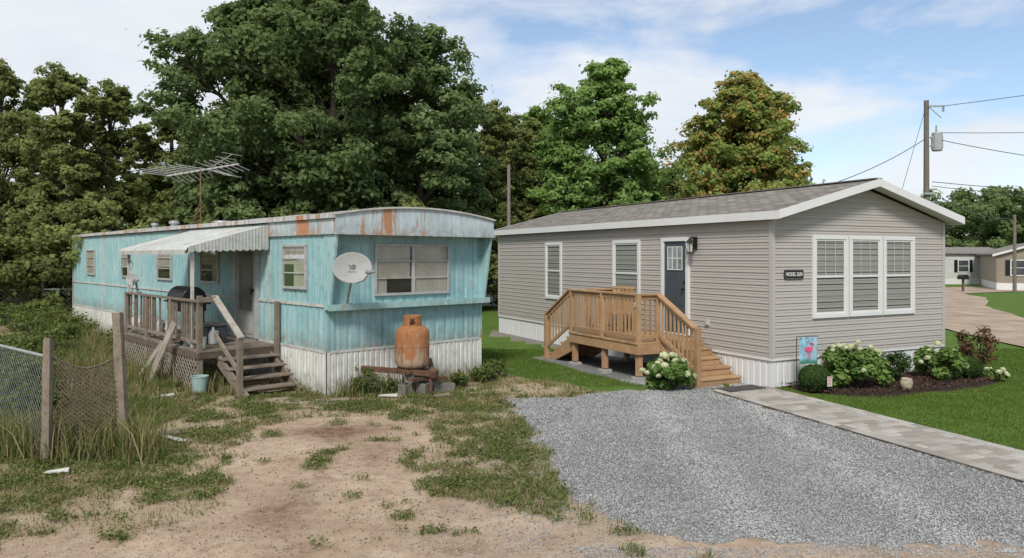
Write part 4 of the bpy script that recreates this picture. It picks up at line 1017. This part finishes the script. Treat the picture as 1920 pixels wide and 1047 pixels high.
for x in (sx + .03, -.1): b.prism([(x, ya, .3), (x, ya, dz - .06), (x, ya - 1.06, .06), (x, ya - 1.06, -.02), (x, ya - .8, -.02)], (.04, 0, 0))
b.obj('steps', CEDAR, npch, 'cedar steps leading up to the deck', bevel=.004)
b = Mb()
for i in range(4):
    z = dz - .146 * (i + 1); yy = yb + .27 * i
    b.box(dx + .1, -.5, yy + .01, yy + .29, z - .035, z); b.box(dx + .12, -.52, yy + .25, yy + .27, z - .146, z - .037)
for x in (dx + .09, -.56): b.prism([(x, yb, .3), (x, yb, dz - .06), (x, yb + 1.06, .06), (x, yb + 1.06, -.02), (x, yb + .8, -.02)], (.04, 0, 0))
b.obj('steps', CEDAR, npch, 'cedar steps leading up to the deck', bevel=.004)
bn = empty('wooden_chair', H2W(-.75, 3.75, dz), 'brown wooden chair standing on the new porch', 'chair', HROT + .3)
b = Mb(); b.box(-.25, .25, -.3, .3, .40, .44); b.obj('seat', CEDAR, bn)
b = Mb()
for i in range(5): b.box(.2, .23, -.28 + i * .12, -.19 + i * .12, .44, .98)
b.box(.19, .24, -.31, .31, .95, 1.0); b.obj('backrest', CEDAR, bn)
for (x, y) in ((-.22, -.27), (-.22, .27), (.22, -.27), (.22, .27)):
    b = Mb(); b.box(x - .025, x + .025, y - .025, y + .025, 0, .40); b.obj('leg', CEDAR, bn)

mt = Mb(); mt.prism([(-.42, -.17, 0), (.42, -.17, 0), (.42, .17, 0), (-.42, .17, 0)], (0, 0, .014)); mt.obj('door_mat', simple('mat_black', (.085, .082, .078), .95, 0, .3, 40, .8), None, 'dark rubber mat at the foot of the steps', 'mat', .004, loc=H2W(-.62, .12, .045), rotz=HROT)
# ------------------------------------------------------------------ paver path
PAV = NT('pavers'); c = PAV.mix(PAV.attr('tone'), (.23, .21, .18), (.42, .395, .355)); vv = PAV.co(); c = PAV.mix(PAV.rng(PAV.noise(vv, 45, 4, .8), .4, .7, 0, .4), c, (.22, .2, .175)); c = PAV.mix(PAV.rng(PAV.noise(vv, 1.5, 5, .7), .5, .7, 0, .35), c, (.26, .22, .17))
PAV.bsdf(c, .9, 0, PAV.bump(PAV.noise(vv, 90, 3), .2, .003)); PAV = PAV.m
b = Mb(); d = np.array((.33, -.944)); nrm = np.array((.944, .33)); c0 = np.array((4.13, 13.22)) - d * .1
s = 0.
def slab(b, u0, u1, v0, v1, z1):
    P4 = [c0 + d * u + nrm * v for u, v in ((u0, v0), (u1, v0), (u1, v1), (u0, v1))]
    i_ = .010; b.add([(p[0], p[1], -.05) for p in P4] + [(p[0], p[1], z1 - i_) for p in P4] + [(p[0] * 1, p[1] * 1, z1) for p in [c0 + d * u + nrm * v for u, v in ((u0 + i_, v0 + i_), (u1 - i_, v0 + i_), (u1 - i_, v1 - i_), (u0 + i_, v1 - i_))]],
          [(0, 1, 5, 4), (1, 2, 6, 5), (2, 3, 7, 6), (3, 0, 4, 7), (4, 5, 9, 8), (5, 6, 10, 9), (6, 7, 11, 10), (7, 4, 8, 11), (8, 9, 10, 11)])
row = 0
while s < 9.2:
    v = -.44
    wds = [.22, .22, .22, .22] if row % 2 else [.11, .22, .22, .22, .11]
    for w in wds: slab(b, s + .008, s + .142, v + .008, v + w - .004, .04 + random.uniform(-.003, .004)); v += w
    for v0 in (-.58, .445):
        if row % 2 == 0: slab(b, s + .003, s + .287, v0, v0 + .13, .043 + random.uniform(-.002, .002))
    s += .146; row += 1
o = b.obj('paver_path', PAV); o['kind'] = 'structure'
b = Mb(); P4 = [c0 + d * u + nrm * v for u, v in ((0, -.58), (9.2, -.58), (9.2, .575), (0, .575))]; b.prism([(p[0], p[1], -.06) for p in P4], (0, 0, .088))
o = b.obj('path_bedding', simple('sand_joint', (.12, .105, .085), .95, 0, .2, 20)); o['kind'] = 'structure'
# ------------------------------------------------------------------ mulch bed
rng = np.random.RandomState(21)
mp = np.array(MULCH); cen = mp.mean(0)
vs = []; K = 10
out_ = []
for i in range(len(mp)):
    p0, p1, p2, p3 = mp[i - 1], mp[i], mp[(i + 1) % len(mp)], mp[(i + 2) % len(mp)]
    for t in np.linspace(0, 1, 6)[:-1]:
        out_.append(.5 * ((2 * p1) + (-p0 + p2) * t + (2 * p0 - 5 * p1 + 4 * p2 - p3) * t * t + (-p0 + 3 * p1 - 3 * p2 + p3) * t ** 3))
out_ = np.array(out_); n = len(out_)
for k in range(K + 1):
    f = k / K; ring = cen + (out_ - cen) * (1 - f * .999)
    for p in ring: vs.append((p[0], p[1], -.02 + .085 * min(1, f * 4) ** .5 + .02 * float(fbm(np.array(p[0] * 5), np.array(p[1] * 5)))))
b = Mb(); b.add(vs, [(k * n + i, k * n + (i + 1) % n, (k + 1) * n + (i + 1) % n, (k + 1) * n + i) for k in range(K) for i in range(n)])
MUL = simple('mulch', (.045, .028, .020), .95, 0, .4, 25, 1.)
o = b.obj('mulch_bed', MUL, smooth=True); o['kind'] = 'structure'
nn = 12000; x = rng.uniform(4.8, 9.9, nn); y = rng.uniform(12.4, 15.7, nn); k = inpoly(x, y, [tuple(p) for p in out_]); x, y = x[k], y[k]
P = np.stack([x, y, np.full(len(x), .085) + rng.rand(len(x)) * .02], 1); Nn = np.stack([rng.randn(len(x)) * .6, rng.randn(len(x)) * .6, np.ones(len(x))], 1)
MC = NT('mulch_chips'); MC.bsdf(MC.mix(MC.attr('tone'), (.025, .014, .01), (.12, .07, .045)), .9); MC = MC.m
o = leafcloud(P, Nn, rng.uniform(.03, .07, len(x)), rng.rand(len(x)), np.zeros(len(x)), 'mulch_chips', MC, aspect=.35); o['kind'] = 'stuff'

# ------------------------------------------------------------------ shrubs
def shrub(name, loc_, rx, h, mat, n, leaf, label, cat, solid=False, nfl=0, fls=.07):
    root = empty(name, loc_, label, cat)
    if solid:
        q = rng.randn(n, 3); q /= np.linalg.norm(q, axis=1, keepdims=True)
        rad = (.86 + .14 * rng.rand(n, 1)) * (1 + .06 * np.sin(q[:, :1] * 7) * np.cos(q[:, 1:2] * 6))
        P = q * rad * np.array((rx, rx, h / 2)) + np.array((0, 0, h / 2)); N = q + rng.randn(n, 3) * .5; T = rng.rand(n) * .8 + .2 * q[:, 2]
        b = Mb(); b.lathe([(.001, .03)] + [(rx * .84 * math.sin(t), h / 2 - h / 2 * .84 * math.cos(t)) for t in np.linspace(.2, 2.9, 12)] + [(.001, h * .92)], n=16); b.obj('branches', BARK, root, smooth=True)
    else:
        P = []; N = []; T = []; m_ = 26; cl = []
        for i in range(m_):
            a = rng.rand() * 6.28; rr = rx * .78 * math.sqrt(rng.rand()); zz = h * (.2 + .62 * rng.rand()) * (1 - .35 * (rr / rx) ** 2)
            c = np.array((math.cos(a) * rr, math.sin(a) * rr, zz)); cl.append(c); kk = n // m_
            q = rng.randn(kk, 3); q /= np.linalg.norm(q, axis=1, keepdims=True)
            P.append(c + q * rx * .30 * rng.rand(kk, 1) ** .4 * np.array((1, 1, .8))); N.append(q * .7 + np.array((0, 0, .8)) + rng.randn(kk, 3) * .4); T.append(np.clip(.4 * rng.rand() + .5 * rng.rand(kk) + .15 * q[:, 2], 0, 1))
        P = np.concatenate(P); N = np.concatenate(N); T = np.concatenate(T); P[:, 2] = np.maximum(P[:, 2], .03)
        b = Mb()
        for c in cl: b.path([(c[0] * .15, c[1] * .15, -.02), (c[0] * .6, c[1] * .6, c[2] * .5), tuple(c)], [.012, .009, .004], 5)
        b.obj('branches', BARK, root)
    leafcloud(P, N, leaf * rng.uniform(.7, 1.35, len(P)), np.clip(T, 0, 1), np.zeros(len(P)), 'foliage', mat, root)
    if nfl:
        kk = 260; q = rng.randn(kk, 3); q /= np.linalg.norm(q, axis=1, keepdims=True); q[:, 2] = np.where(q[:, 2] < -.5, -q[:, 2], q[:, 2])
        fl = leafcloud(q * fls * np.array((1, 1, .8)) * rng.uniform(.85, 1.05, (kk, 1)), q + rng.randn(kk, 3) * .35, fls * .42 * rng.uniform(.8, 1.2, kk), np.clip(.6 + .3 * rng.rand(kk) + .3 * q[:, 2], 0, 1), np.zeros(kk), 'blossom', FLOWER, root, aspect=.9)
        for i in range(nfl):
            a = rng.rand() * 6.28; u = rng.rand() ** .6; p = (math.cos(a) * rx * .95 * u, math.sin(a) * rx * .95 * u, h * (.95 - .5 * u * u + rng.uniform(-.12, .05)))
            c = fl if i == 0 else fl.copy()
            if i: C.objects.link(c); c.parent = root
            c.location = p; s_ = rng.uniform(.6, 1.2); c.scale = (s_, s_, s_); c.rotation_euler = (rng.uniform(-.4, .4), rng.uniform(-.4, .4), a)
    return root
hl = 'leafy hydrangea bush with pale cream blooms in the mulch bed'
shrub('boxwood_shrub', (5.28, 12.95, .05), .27, .46, L_BOX, 9000, .03, 'clipped round dark boxwood shrub in the mulch bed', 'shrub', True)
shrub('hydrangea_bush', (6.15, 13.3, .05), .60, .88, L_HYD, 4200, .10, hl, 'shrub', nfl=19)
shrub('leafy_shrub', (7.15, 13.85, .05), .38, .80, L_BOX, 2200, .05, 'dark green upright shrub with fine leaves', 'shrub')
shrub('hydrangea_bush', (8.15, 14.1, .05), .46, .70, L_HYD, 3400, .10, hl, 'shrub', nfl=8)
shrub('boxwood_shrub', (8.75, 14.25, .05), .25, .44, L_BOX, 9000, .03, 'clipped round dark boxwood shrub in the mulch bed', 'shrub', True)
shrub('burgundy_shrub', (9.45, 15.15, .05), .45, 1.15, L_RED, 1300, .07, 'loose burgundy leaved shrub at the end of the bed', 'shrub')
shrub('flowering_plant', (9.25, 14.2, .05), .22, .24, L_HYD, 900, .05, 'low cream flowering plant at the edge of the bed', 'plant', nfl=9, fls=.045)
shrub('hydrangea_bush', (2.78, 13.28, 0), .48, .66, L_HYD, 3800, .10, 'hydrangea bush with pale green blooms beside the porch', 'shrub', nfl=20)
wl = 'tall wild weeds growing against the trailer skirting'
for (x, y, r_, h, k) in ((-.55, 14.2, .3, .42, 800), (-2.55, 12.92, .28, .6, 600), (-1.0, 13.7, .22, .35, 500), (-2.15, 13.05, .2, .3, 400), (-.35, 14.7, .28, .4, 600)):
    shrub('weed_clump', (x, y, 0), r_, h, L_WEED, k, .05, wl, 'weeds')
for (x, y, r_, h) in ((-8.2, 12.6, .7, .8), (-9.6, 14.5, .9, 1.1), (-7.2, 11.2, .5, .5), (-8.9, 17.5, .7, .9), (-11.6, 18.2, 1.0, 1.2), (-11.2, 15.6, .8, 1.0), (-13.5, 22.5, .8, 1.1), (-12, 20.2, .7, .9), (-16, 24, 1, 1.2), (-5.6, 9.5, .3, .4)):
    shrub('weed_clump', (x, y, 0), r_, h, L_WEED, 1500, .08, 'wild tangle of weeds beside the chain link fence', 'weeds')
nn = 26000; x = rng.uniform(-7.5, 1.2, nn); y = rng.uniform(6.0, 12.9, nn); w, l, gg = zones(x, y)
k = (w > .3) & (gg < .5) & (l < .5) & (fbm(x * 2.4 + 70, y * 2.4 + 2, 3) + .12 * rng.randn(nn) > .50); x, y = x[k], y[k]
m_ = 8; xx = np.repeat(x, m_) + rng.randn(len(x) * m_) * .04; yy = np.repeat(y, m_) + rng.randn(len(x) * m_) * .04
P = np.stack([xx, yy, gz_at(xx, yy) + .012 + rng.rand(len(xx)) * .04], 1); N = rng.randn(len(xx), 3) * .5 + np.array((0, 0, 1))
o = leafcloud(P, N, rng.uniform(.016, .045, len(xx)), rng.rand(len(xx)), (rng.rand(len(xx)) < .12) * .8, 'broadleaf_weeds', L_WEED); o['kind'] = 'stuff'
nn = 7000; x = rng.uniform(-7.5, .6, nn); y = 6 + 7 * rng.rand(nn); P = np.stack([x, y, gz_at(x, y) + .008], 1); N = rng.randn(nn, 3) * .3 + np.array((0, 0, 1))
DL = NT('dry_leaf'); DL.bsdf(DL.mix(DL.attr('tone'), (.10, .06, .03), (.32, .22, .12)), .9)
o = leafcloud(P, N, rng.uniform(.012, .035, nn), rng.rand(nn), np.zeros(nn), 'fallen_leaves', DL.m); o['kind'] = 'stuff'

# ------------------------------------------------------------------ garden flag, pot, tag
fl = empty('garden_flag', (5.06, 13.12, 0), 'small pale blue garden flag with pink bird on black stand', 'flag', .1)
b = Mb(); b.path([(-.03, 0, 0), (-.03, 0, .96), (-.01, 0, .985), (.37, 0, .985)], .007, 6); b.obj('pole', BLACK, fl)
b = Mb(); n = 10; vs = []
for i in range(n + 1):
    x = .02 + .32 * i / n
    for z in (.97, .5): vs.append((x, -.012 - .012 * math.sin(i * .9) * (1 if z < .9 else .3), z))
b.add(vs, [(2 * i, 2 * i + 1, 2 * i + 3, 2 * i + 2) for i in range(n)]); b.obj('cloth', simple('flag_blue', (.22, .40, .50), .8, 0, .35, 14, dirt=(.5, .55, .54), dirtamt=.8), fl)
b = Mb()
b.add([(.18 + .075 * math.cos(t), -.028, .76 + .045 * math.sin(t)) for t in np.linspace(0, 6.1, 16)], [tuple(range(16))])
b.path([(.24, -.028, .78), (.27, -.028, .83), (.25, -.028, .87), (.21, -.028, .86)], .011, 6); b.path([(.17, -.028, .73), (.175, -.028, .60)], .006, 5); b.path([(.20, -.028, .73), (.21, -.028, .61)], .006, 5)
b.obj('bird_motif', simple('pink', (.60, .08, .17), .8, 0, .2, 20), fl)
b = Mb()
for i in range(22): x = .03 + i * .0145; b.add([(x - .012, -.029, .505), (x + .012, -.029, .505), (x + random.uniform(-.02, .02), -.029, .56 + random.random() * .07)], [(0, 1, 2)])
b.obj('grass_motif', simple('flag_green', (.05, .24, .14), .8, 0, .3, 20), fl)
pt = empty('planter_pot', (6.9, 12.98, .06), 'small glazed pot with a handle standing on the mulch', 'pot')
b = Mb(); b.lathe([(.001, 0), (.07, 0), (.1, .08), (.105, .16), (.085, .19), (.095, .21), (.085, .21), (.075, .19), (.001, .15)], n=20); b.obj('pot', simple('pot_glaze', (.40, .34, .24), .4, 0, .4, 18, dirt=(.2, .3, .35), dirtamt=.6), pt, smooth=True)
b = Mb(); b.path([(.09 * math.cos(t), 0, .2 + .12 * math.sin(t)) for t in np.linspace(0, math.pi, 10)], .006, 6); b.obj('handle', BLACK, pt)
tg = empty('plant_tag', (5.42, 12.66, .04), 'small white printed plant tag on a stake in the bed', 'plant tag', .15)
b = Mb(); b.cyl((0, 0, -.02), (0, 0, .16), .006, n=6); b.obj('stake', BLACK, tg)
b = Mb(); b.prism([(-.045, 0, .14), (.045, 0, .14), (.045, 0, .31), (-.045, 0, .31)], (0, -.005, 0)); b.obj('card', PLASW, tg)
b = Mb()
for i in range(5): b.box(-.035, .02 + .01 * (i % 2), -.007, -.0055, .17 + i * .022, .178 + i * .022)
b.box(-.035, .035, -.007, -.0055, .285, .30); b.obj('printed_lines', simple('red_print', (.5, .1, .08), .7), tg)

# ------------------------------------------------------------------ utility poles and cables
def pole(x, y, h, r, label):
    root = empty('utility_pole', (x, y, 0), label, 'utility pole')
    b = Mb(); b.cyl((0, 0, -.3), (0, 0, h), r, r * .72, 12); b.obj('post', POLEW, root, smooth=False); return root
up = pole(19.55, 35, 9.75, .15, 'wooden utility pole with transformer behind the grey home')
b = Mb(); b.lathe([(.001, 0), (.2, .0), (.23, .04), (.23, .78), (.24, .80), (.2, .88), (.001, .9)], (.42, -.15, 7.35), n=20)
for k in range(10): a = k * .628; b.box(.42 + .235 * math.cos(a) - .012, .42 + .235 * math.cos(a) + .012, -.15 + .235 * math.sin(a) - .012, -.15 + .235 * math.sin(a) + .012, 7.45, 8.05)
b.box(.1, .3, -.2, -.1, 7.55, 7.62); b.box(.1, .3, -.2, -.1, 7.95, 8.02); b.obj('transformer', simple('transformer_grey', (.34, .36, .37), .5, 0, .1, 4), up, smooth=False)
b = Mb(); b.lathe([(.03, 0), (.05, .04), (.03, .08), (.05, .12), (.03, .16), (.04, .3)], (.38, -.15, 8.25), n=10); b.beam((-.0, -.17, 9.45), (.75, -.17, 9.45), .07, .08)
b.lathe([(.03, 0), (.06, .05), (.03, .1), (.06, .15), (.02, .2)], (.7, -.17, 9.2), n=10); b.beam((0, -.17, 9.45), (.6, -.17, 8.9), .03, .03); b.box(-.2, .3, -.22, -.17, 5.3, 5.4)
b.obj('insulator', GALV, up)
pole(-.12, 28, 5.85, .085, 'plain wooden utility pole behind the old trailer')
pole(33.2, 49, 5.15, .12, 'distant wooden utility pole by the white home')
def cable(p0, p1, sag, r=.016, nm='overhead power cable strung between poles'):
    b = Mb(); p0 = Vector(p0); p1 = Vector(p1); pts = []
    for i in range(17): t = i / 16; p = p0.lerp(p1, t); p.z -= sag * 4 * t * (1 - t); pts.append(p)
    b.path(pts, r, 5); b.obj('power_cable', BLACK, None, nm, 'cable', group='overhead cables')
cable((-.12, 28, 5.6), (4.6, 24.8, 3.9), .1, .012)
cable((20.2, 34.8, 9.45), (50, 30, 14.5), .5, .014)
cable((19.9, 34.8, 8.2), (52, 36, 10.5), .6, .014); cable((19.9, 34.8, 7.9), (30, 30, 5.6), .3, .016)
cable((19.7, 34.8, 5.4), (33.2, 49, 4.9), .4, .018); cable((19.7, 34.8, 5.9), (48, 34, 7.2), 1.1, .016); cable((19.7, 34.8, 5.7), (34, 37, 6.2), .5, .014)
cable((19.4, 34.9, 7.9), (11.4, 29.0, 4.9), .25, .017); cable((19.4, 34.9, 9.2), (15.2, 31.8, .0), .0, .011)

# ------------------------------------------------------------------ background
road = Mb(); Lp = [(11.2, 4), (12.0, 12), (13.2, 18.9), (14.3, 25), (18.5, 33), (23.3, 41), (24.5, 52), (28, 56), (60, 62)]; Rp = [(22, 4), (20.5, 12), (19.8, 20), (19.6, 28.5), (22.7, 35.5), (27.2, 42.5), (28.5, 47), (33, 49.5), (62, 55)]
vs = []
def dens(P_):
    o = []
    for a, b_ in zip(P_[:-1], P_[1:]):
        for t in np.linspace(0, 1, 7)[:-1]: o.append((a[0] + (b_[0] - a[0]) * t, a[1] + (b_[1] - a[1]) * t))
    return o + [P_[-1]]
for (a, c_) in zip(dens(Lp), dens(Rp)):
    for t in np.linspace(0, 1, 7): vs.append((a[0] + (c_[0] - a[0]) * t + random.uniform(-.12, .12), a[1] + (c_[1] - a[1]) * t, .045))
nr = len(dens(Lp)); road.add(vs, [(j * 7 + i, j * 7 + i + 1, (j + 1) * 7 + i + 1, (j + 1) * 7 + i) for j in range(nr - 1) for i in range(6)])
o = road.obj('dirt_road', simple('dirt_road', (.37, .285, .21), .95, 0, .25, .8, .3, dirt=(.24, .175, .12), dirtamt=.6)); o['kind'] = 'structure'

def bghome(loc_, rotz, L_, Wd, h, rise, wallm, label, wins, gable_front=False):
    r = empty('mobile_home', loc_, label, 'mobile home', rotz)
    b = Mb(); b.box(0, L_, 0, Wd, .55, h)
    zz = .7
    while zz < h - .05: b.box(-.008, L_ + .008, -.012, 0, zz, zz + .012); zz += .12
    if gable_front: b.prism([(0, .0, h), (L_, 0, h), (L_ / 2, 0, h + rise)], (0, Wd, 0))
    else: b.prism([(0, 0, h), (0, Wd, h), (0, Wd / 2, h + rise)], (L_, 0, 0))
    b.obj('wall', wallm, r)
    b = Mb(); b.box(.02, L_ - .02, .02, Wd - .02, -.05, .55); b.obj('skirting', SKIRTNEW, r)
    b = Mb(); e = .25
    if gable_front:
        b.prism([(-e, -e, h - .06), (L_ / 2, -e, h + rise + .02), (L_ / 2, -e, h + rise + .12), (-e, -e, h + .04)], (0, Wd + 2 * e, 0)); b.prism([(L_ + e, -e, h - .06), (L_ / 2, -e, h + rise + .02), (L_ / 2, -e, h + rise + .12), (L_ + e, -e, h + .04)], (0, Wd + 2 * e, 0))
    else:
        b.prism([(-e, -e, h - .04), (-e, Wd / 2, h + rise + .02), (-e, Wd / 2, h + rise + .12), (-e, -e, h + .06)], (L_ + 2 * e, 0, 0)); b.prism([(-e, Wd + e, h - .04), (-e, Wd / 2, h + rise + .02), (-e, Wd / 2, h + rise + .12), (-e, Wd + e, h + .06)], (L_ + 2 * e, 0, 0))
    b.obj('roof', simple('bg_shingle', (.20, .185, .17), .95, 0, .2, 6), r)
    if gable_front:
        b = Mb()
        for xa, xb in ((-e, L_ / 2), (L_ + e, L_ / 2)): b.prism([(xa, -e - .03, h - .16), (xb, -e - .03, h + rise - .06), (xb, -e - .03, h + rise + .08), (xa, -e - .03, h)], (0, .028, 0))
        b.obj('fascia', WHITE, r)
    for (x, z0, z1, w) in wins:
        b = Mb(); b.box(x, x + w, -.03, -.013, z0, z1); wd = b.obj('window', simple('bg_glass', (.06, .07, .075), .15, 0, .3, 2), r)
        b = Mb(); 
        for (a0, a1, c0_, c1) in ((x - .07, x, z0 - .07, z1 + .07), (x + w, x + w + .07, z0 - .07, z1 + .07), (x, x + w, z0 - .07, z0), (x, x + w, z1, z1 + .07), (x, x + w, (z0 + z1) / 2 - .02, (z0 + z1) / 2 + .02)): b.box(a0, a1, -.05, -.01, c0_, c1)
        b.obj('frame', WHITE, wd)
        if gable_front is not None:
            for xx in (x - .36, x + w + .08):
                b = Mb(); b.box(xx, xx + .28, -.04, -.014, z0 - .05, z1 + .05); b.obj('shutter', BLACK, wd)
    return r
WHW = simple('white_siding', (.52, .52, .50), .6, 0, .05, 1)
TAN = simple('tan_siding', (.27, .23, .18), .6, 0, .06, 1)
bghome((31, 63.5, 0), .0, 11.0, 4.5, 2.65, .45, WHW, 'distant white mobile home with black shutters', [(7.2, 1.1, 2.05, .85), (3, 1.1, 2.1, 1)])
bghome((34.2, 52.4, 0), -.48, 4.9, 12, 2.55, .75, TAN, 'distant tan home with gable roof and white skirting', [(.9, 1.1, 2.1, .8), (3.1, 1.1, 2.1, .8)], True)
bghome((-9.0, 36, 0), .0, 8.4, 4.2, 2.35, .35, simple('dull_white', (.40, .39, .36), .7, 0, .15, 1), 'pale neighbouring mobile home glimpsed between the two homes', [(7.55, .95, 1.75, .55), (5, 1, 1.8, .9)], None)
st = empty('entry_steps', (39.2, 62.2, 0), 'distant wooden entry steps of the white home', 'steps')
b = Mb()
for k in range(4): b.box(0, 1.4, -.3 * k - .3, -.3 * k, 0, .6 - .14 * k)
b.obj('treads', CEDAR, st)
for x in (0, 1.36):
    b = Mb()
    for k in range(8): b.box(x, x + .04, -1.2 + k * .15, -1.16 + k * .15, .1 + k * .075, 1.0 + k * .075)
    b.beam((x + .02, -1.2, 1.0), (x + .02, 0, 1.6), .05, .05)
    b.obj('railing', OLDWHITE, st)
mbx = empty('mailbox', (30.4, 50, 0), 'small dark mailbox on a post across the road', 'mailbox')
b = Mb(); b.box(-.06, .06, -.06, .06, 0, .85); b.obj('post', DARKWOOD, mbx)
b = Mb(); b.prism([(-.22, -.3, .85), (.22, -.3, .85), (.22, -.3, 1.05), (.12, -.3, 1.18), (-.12, -.3, 1.18), (-.22, -.3, 1.05)], (0, .6, 0)); b.obj('box', BLACK, mbx)

# ------------------------------------------------------------------ world, sun, camera
w = bpy.data.worlds.new('World'); sc.world = w; w.use_nodes = True; t = w.node_tree; t.nodes.clear()
SE, SA = 44., 190.
sky = t.nodes.new('ShaderNodeTexSky'); sky.sky_type = 'NISHITA'; sky.sun_disc = False; sky.sun_elevation = R(SE); sky.sun_rotation = R(SA); sky.air_density = 1.; sky.dust_density = .3; sky.ozone_density = 2.
bg = t.nodes.new('ShaderNodeBackground'); bg.inputs[1].default_value = .15; t.links.new(sky.outputs[0], bg.inputs[0])
bc = t.nodes.new('ShaderNodeBackground'); bc.inputs[1].default_value = 1.1
tc = t.nodes.new('ShaderNodeTexCoord'); mp_ = t.nodes.new('ShaderNodeMapping'); mp_.inputs['Scale'].default_value = (1, 1, 3.0); mp_.inputs['Location'].default_value = (.35, .2, .1); t.links.new(tc.outputs['Generated'], mp_.inputs[0])
nz = t.nodes.new('ShaderNodeTexNoise'); nz.inputs['Scale'].default_value = 2.9; nz.inputs['Detail'].default_value = 10; nz.inputs['Roughness'].default_value = .58; nz.inputs['Distortion'].default_value = .35; t.links.new(mp_.outputs[0], nz.inputs['Vector'])
sx_ = t.nodes.new('ShaderNodeSeparateXYZ'); t.links.new(tc.outputs['Generated'], sx_.inputs[0])
ax = t.nodes.new('ShaderNodeMapRange'); t.links.new(sx_.outputs[0], ax.inputs[0]); ax.inputs[1].default_value = -.5; ax.inputs[2].default_value = .4; ax.inputs[3].default_value = .16; ax.inputs[4].default_value = -.01
ad = t.nodes.new('ShaderNodeMath'); ad.operation = 'ADD'; t.links.new(nz.outputs[0], ad.inputs[0]); t.links.new(ax.outputs[0], ad.inputs[1])
mr = t.nodes.new('ShaderNodeMapRange'); t.links.new(ad.outputs[0], mr.inputs[0]); mr.inputs[1].default_value = .41; mr.inputs[2].default_value = .60; mr.inputs[3].default_value = .10; mr.inputs[4].default_value = .95
n2 = t.nodes.new('ShaderNodeTexNoise'); n2.inputs['Scale'].default_value = 5; n2.inputs['Detail'].default_value = 6; t.links.new(mp_.outputs[0], n2.inputs['Vector'])
cr = t.nodes.new('ShaderNodeMix'); cr.data_type = 'RGBA'; t.links.new(n2.outputs[0], cr.inputs[0]); cr.inputs[6].default_value = (.62, .67, .74, 1); cr.inputs[7].default_value = (.93, .94, .96, 1); t.links.new(cr.outputs[2], bc.inputs[0])
mx = t.nodes.new('ShaderNodeMixShader'); t.links.new(mr.outputs[0], mx.inputs[0]); t.links.new(bg.outputs[0], mx.inputs[1]); t.links.new(bc.outputs[0], mx.inputs[2])
wo = t.nodes.new('ShaderNodeOutputWorld'); t.links.new(mx.outputs[0], wo.inputs[0])
sd = bpy.data.lights.new('sun', 'SUN'); sd.energy = 3.5; sd.angle = R(12); sd.color = (1, .955, .89)
so = bpy.data.objects.new('sun', sd); C.objects.link(so)
az = R(SA); dirs = Vector((math.sin(az) * math.cos(R(SE)), math.cos(az) * math.cos(R(SE)), math.sin(R(SE))))
so.rotation_euler = dirs.to_track_quat('Z', 'Y').to_euler()
cam = bpy.data.cameras.new('camera'); cam.sensor_width = 36; cam.lens = 36 * 1391 / 1920; cam.shift_y = -.0221; cam.clip_end = 3000; cam.clip_start = .1
co = bpy.data.objects.new('camera', cam); C.objects.link(co); co.location = (0, 0, 2.4); co.rotation_euler = (R(90), 0, 0); sc.camera = co
sc.view_settings.view_transform = 'Standard'; sc.view_settings.look = 'None'; sc.view_settings.exposure = 0
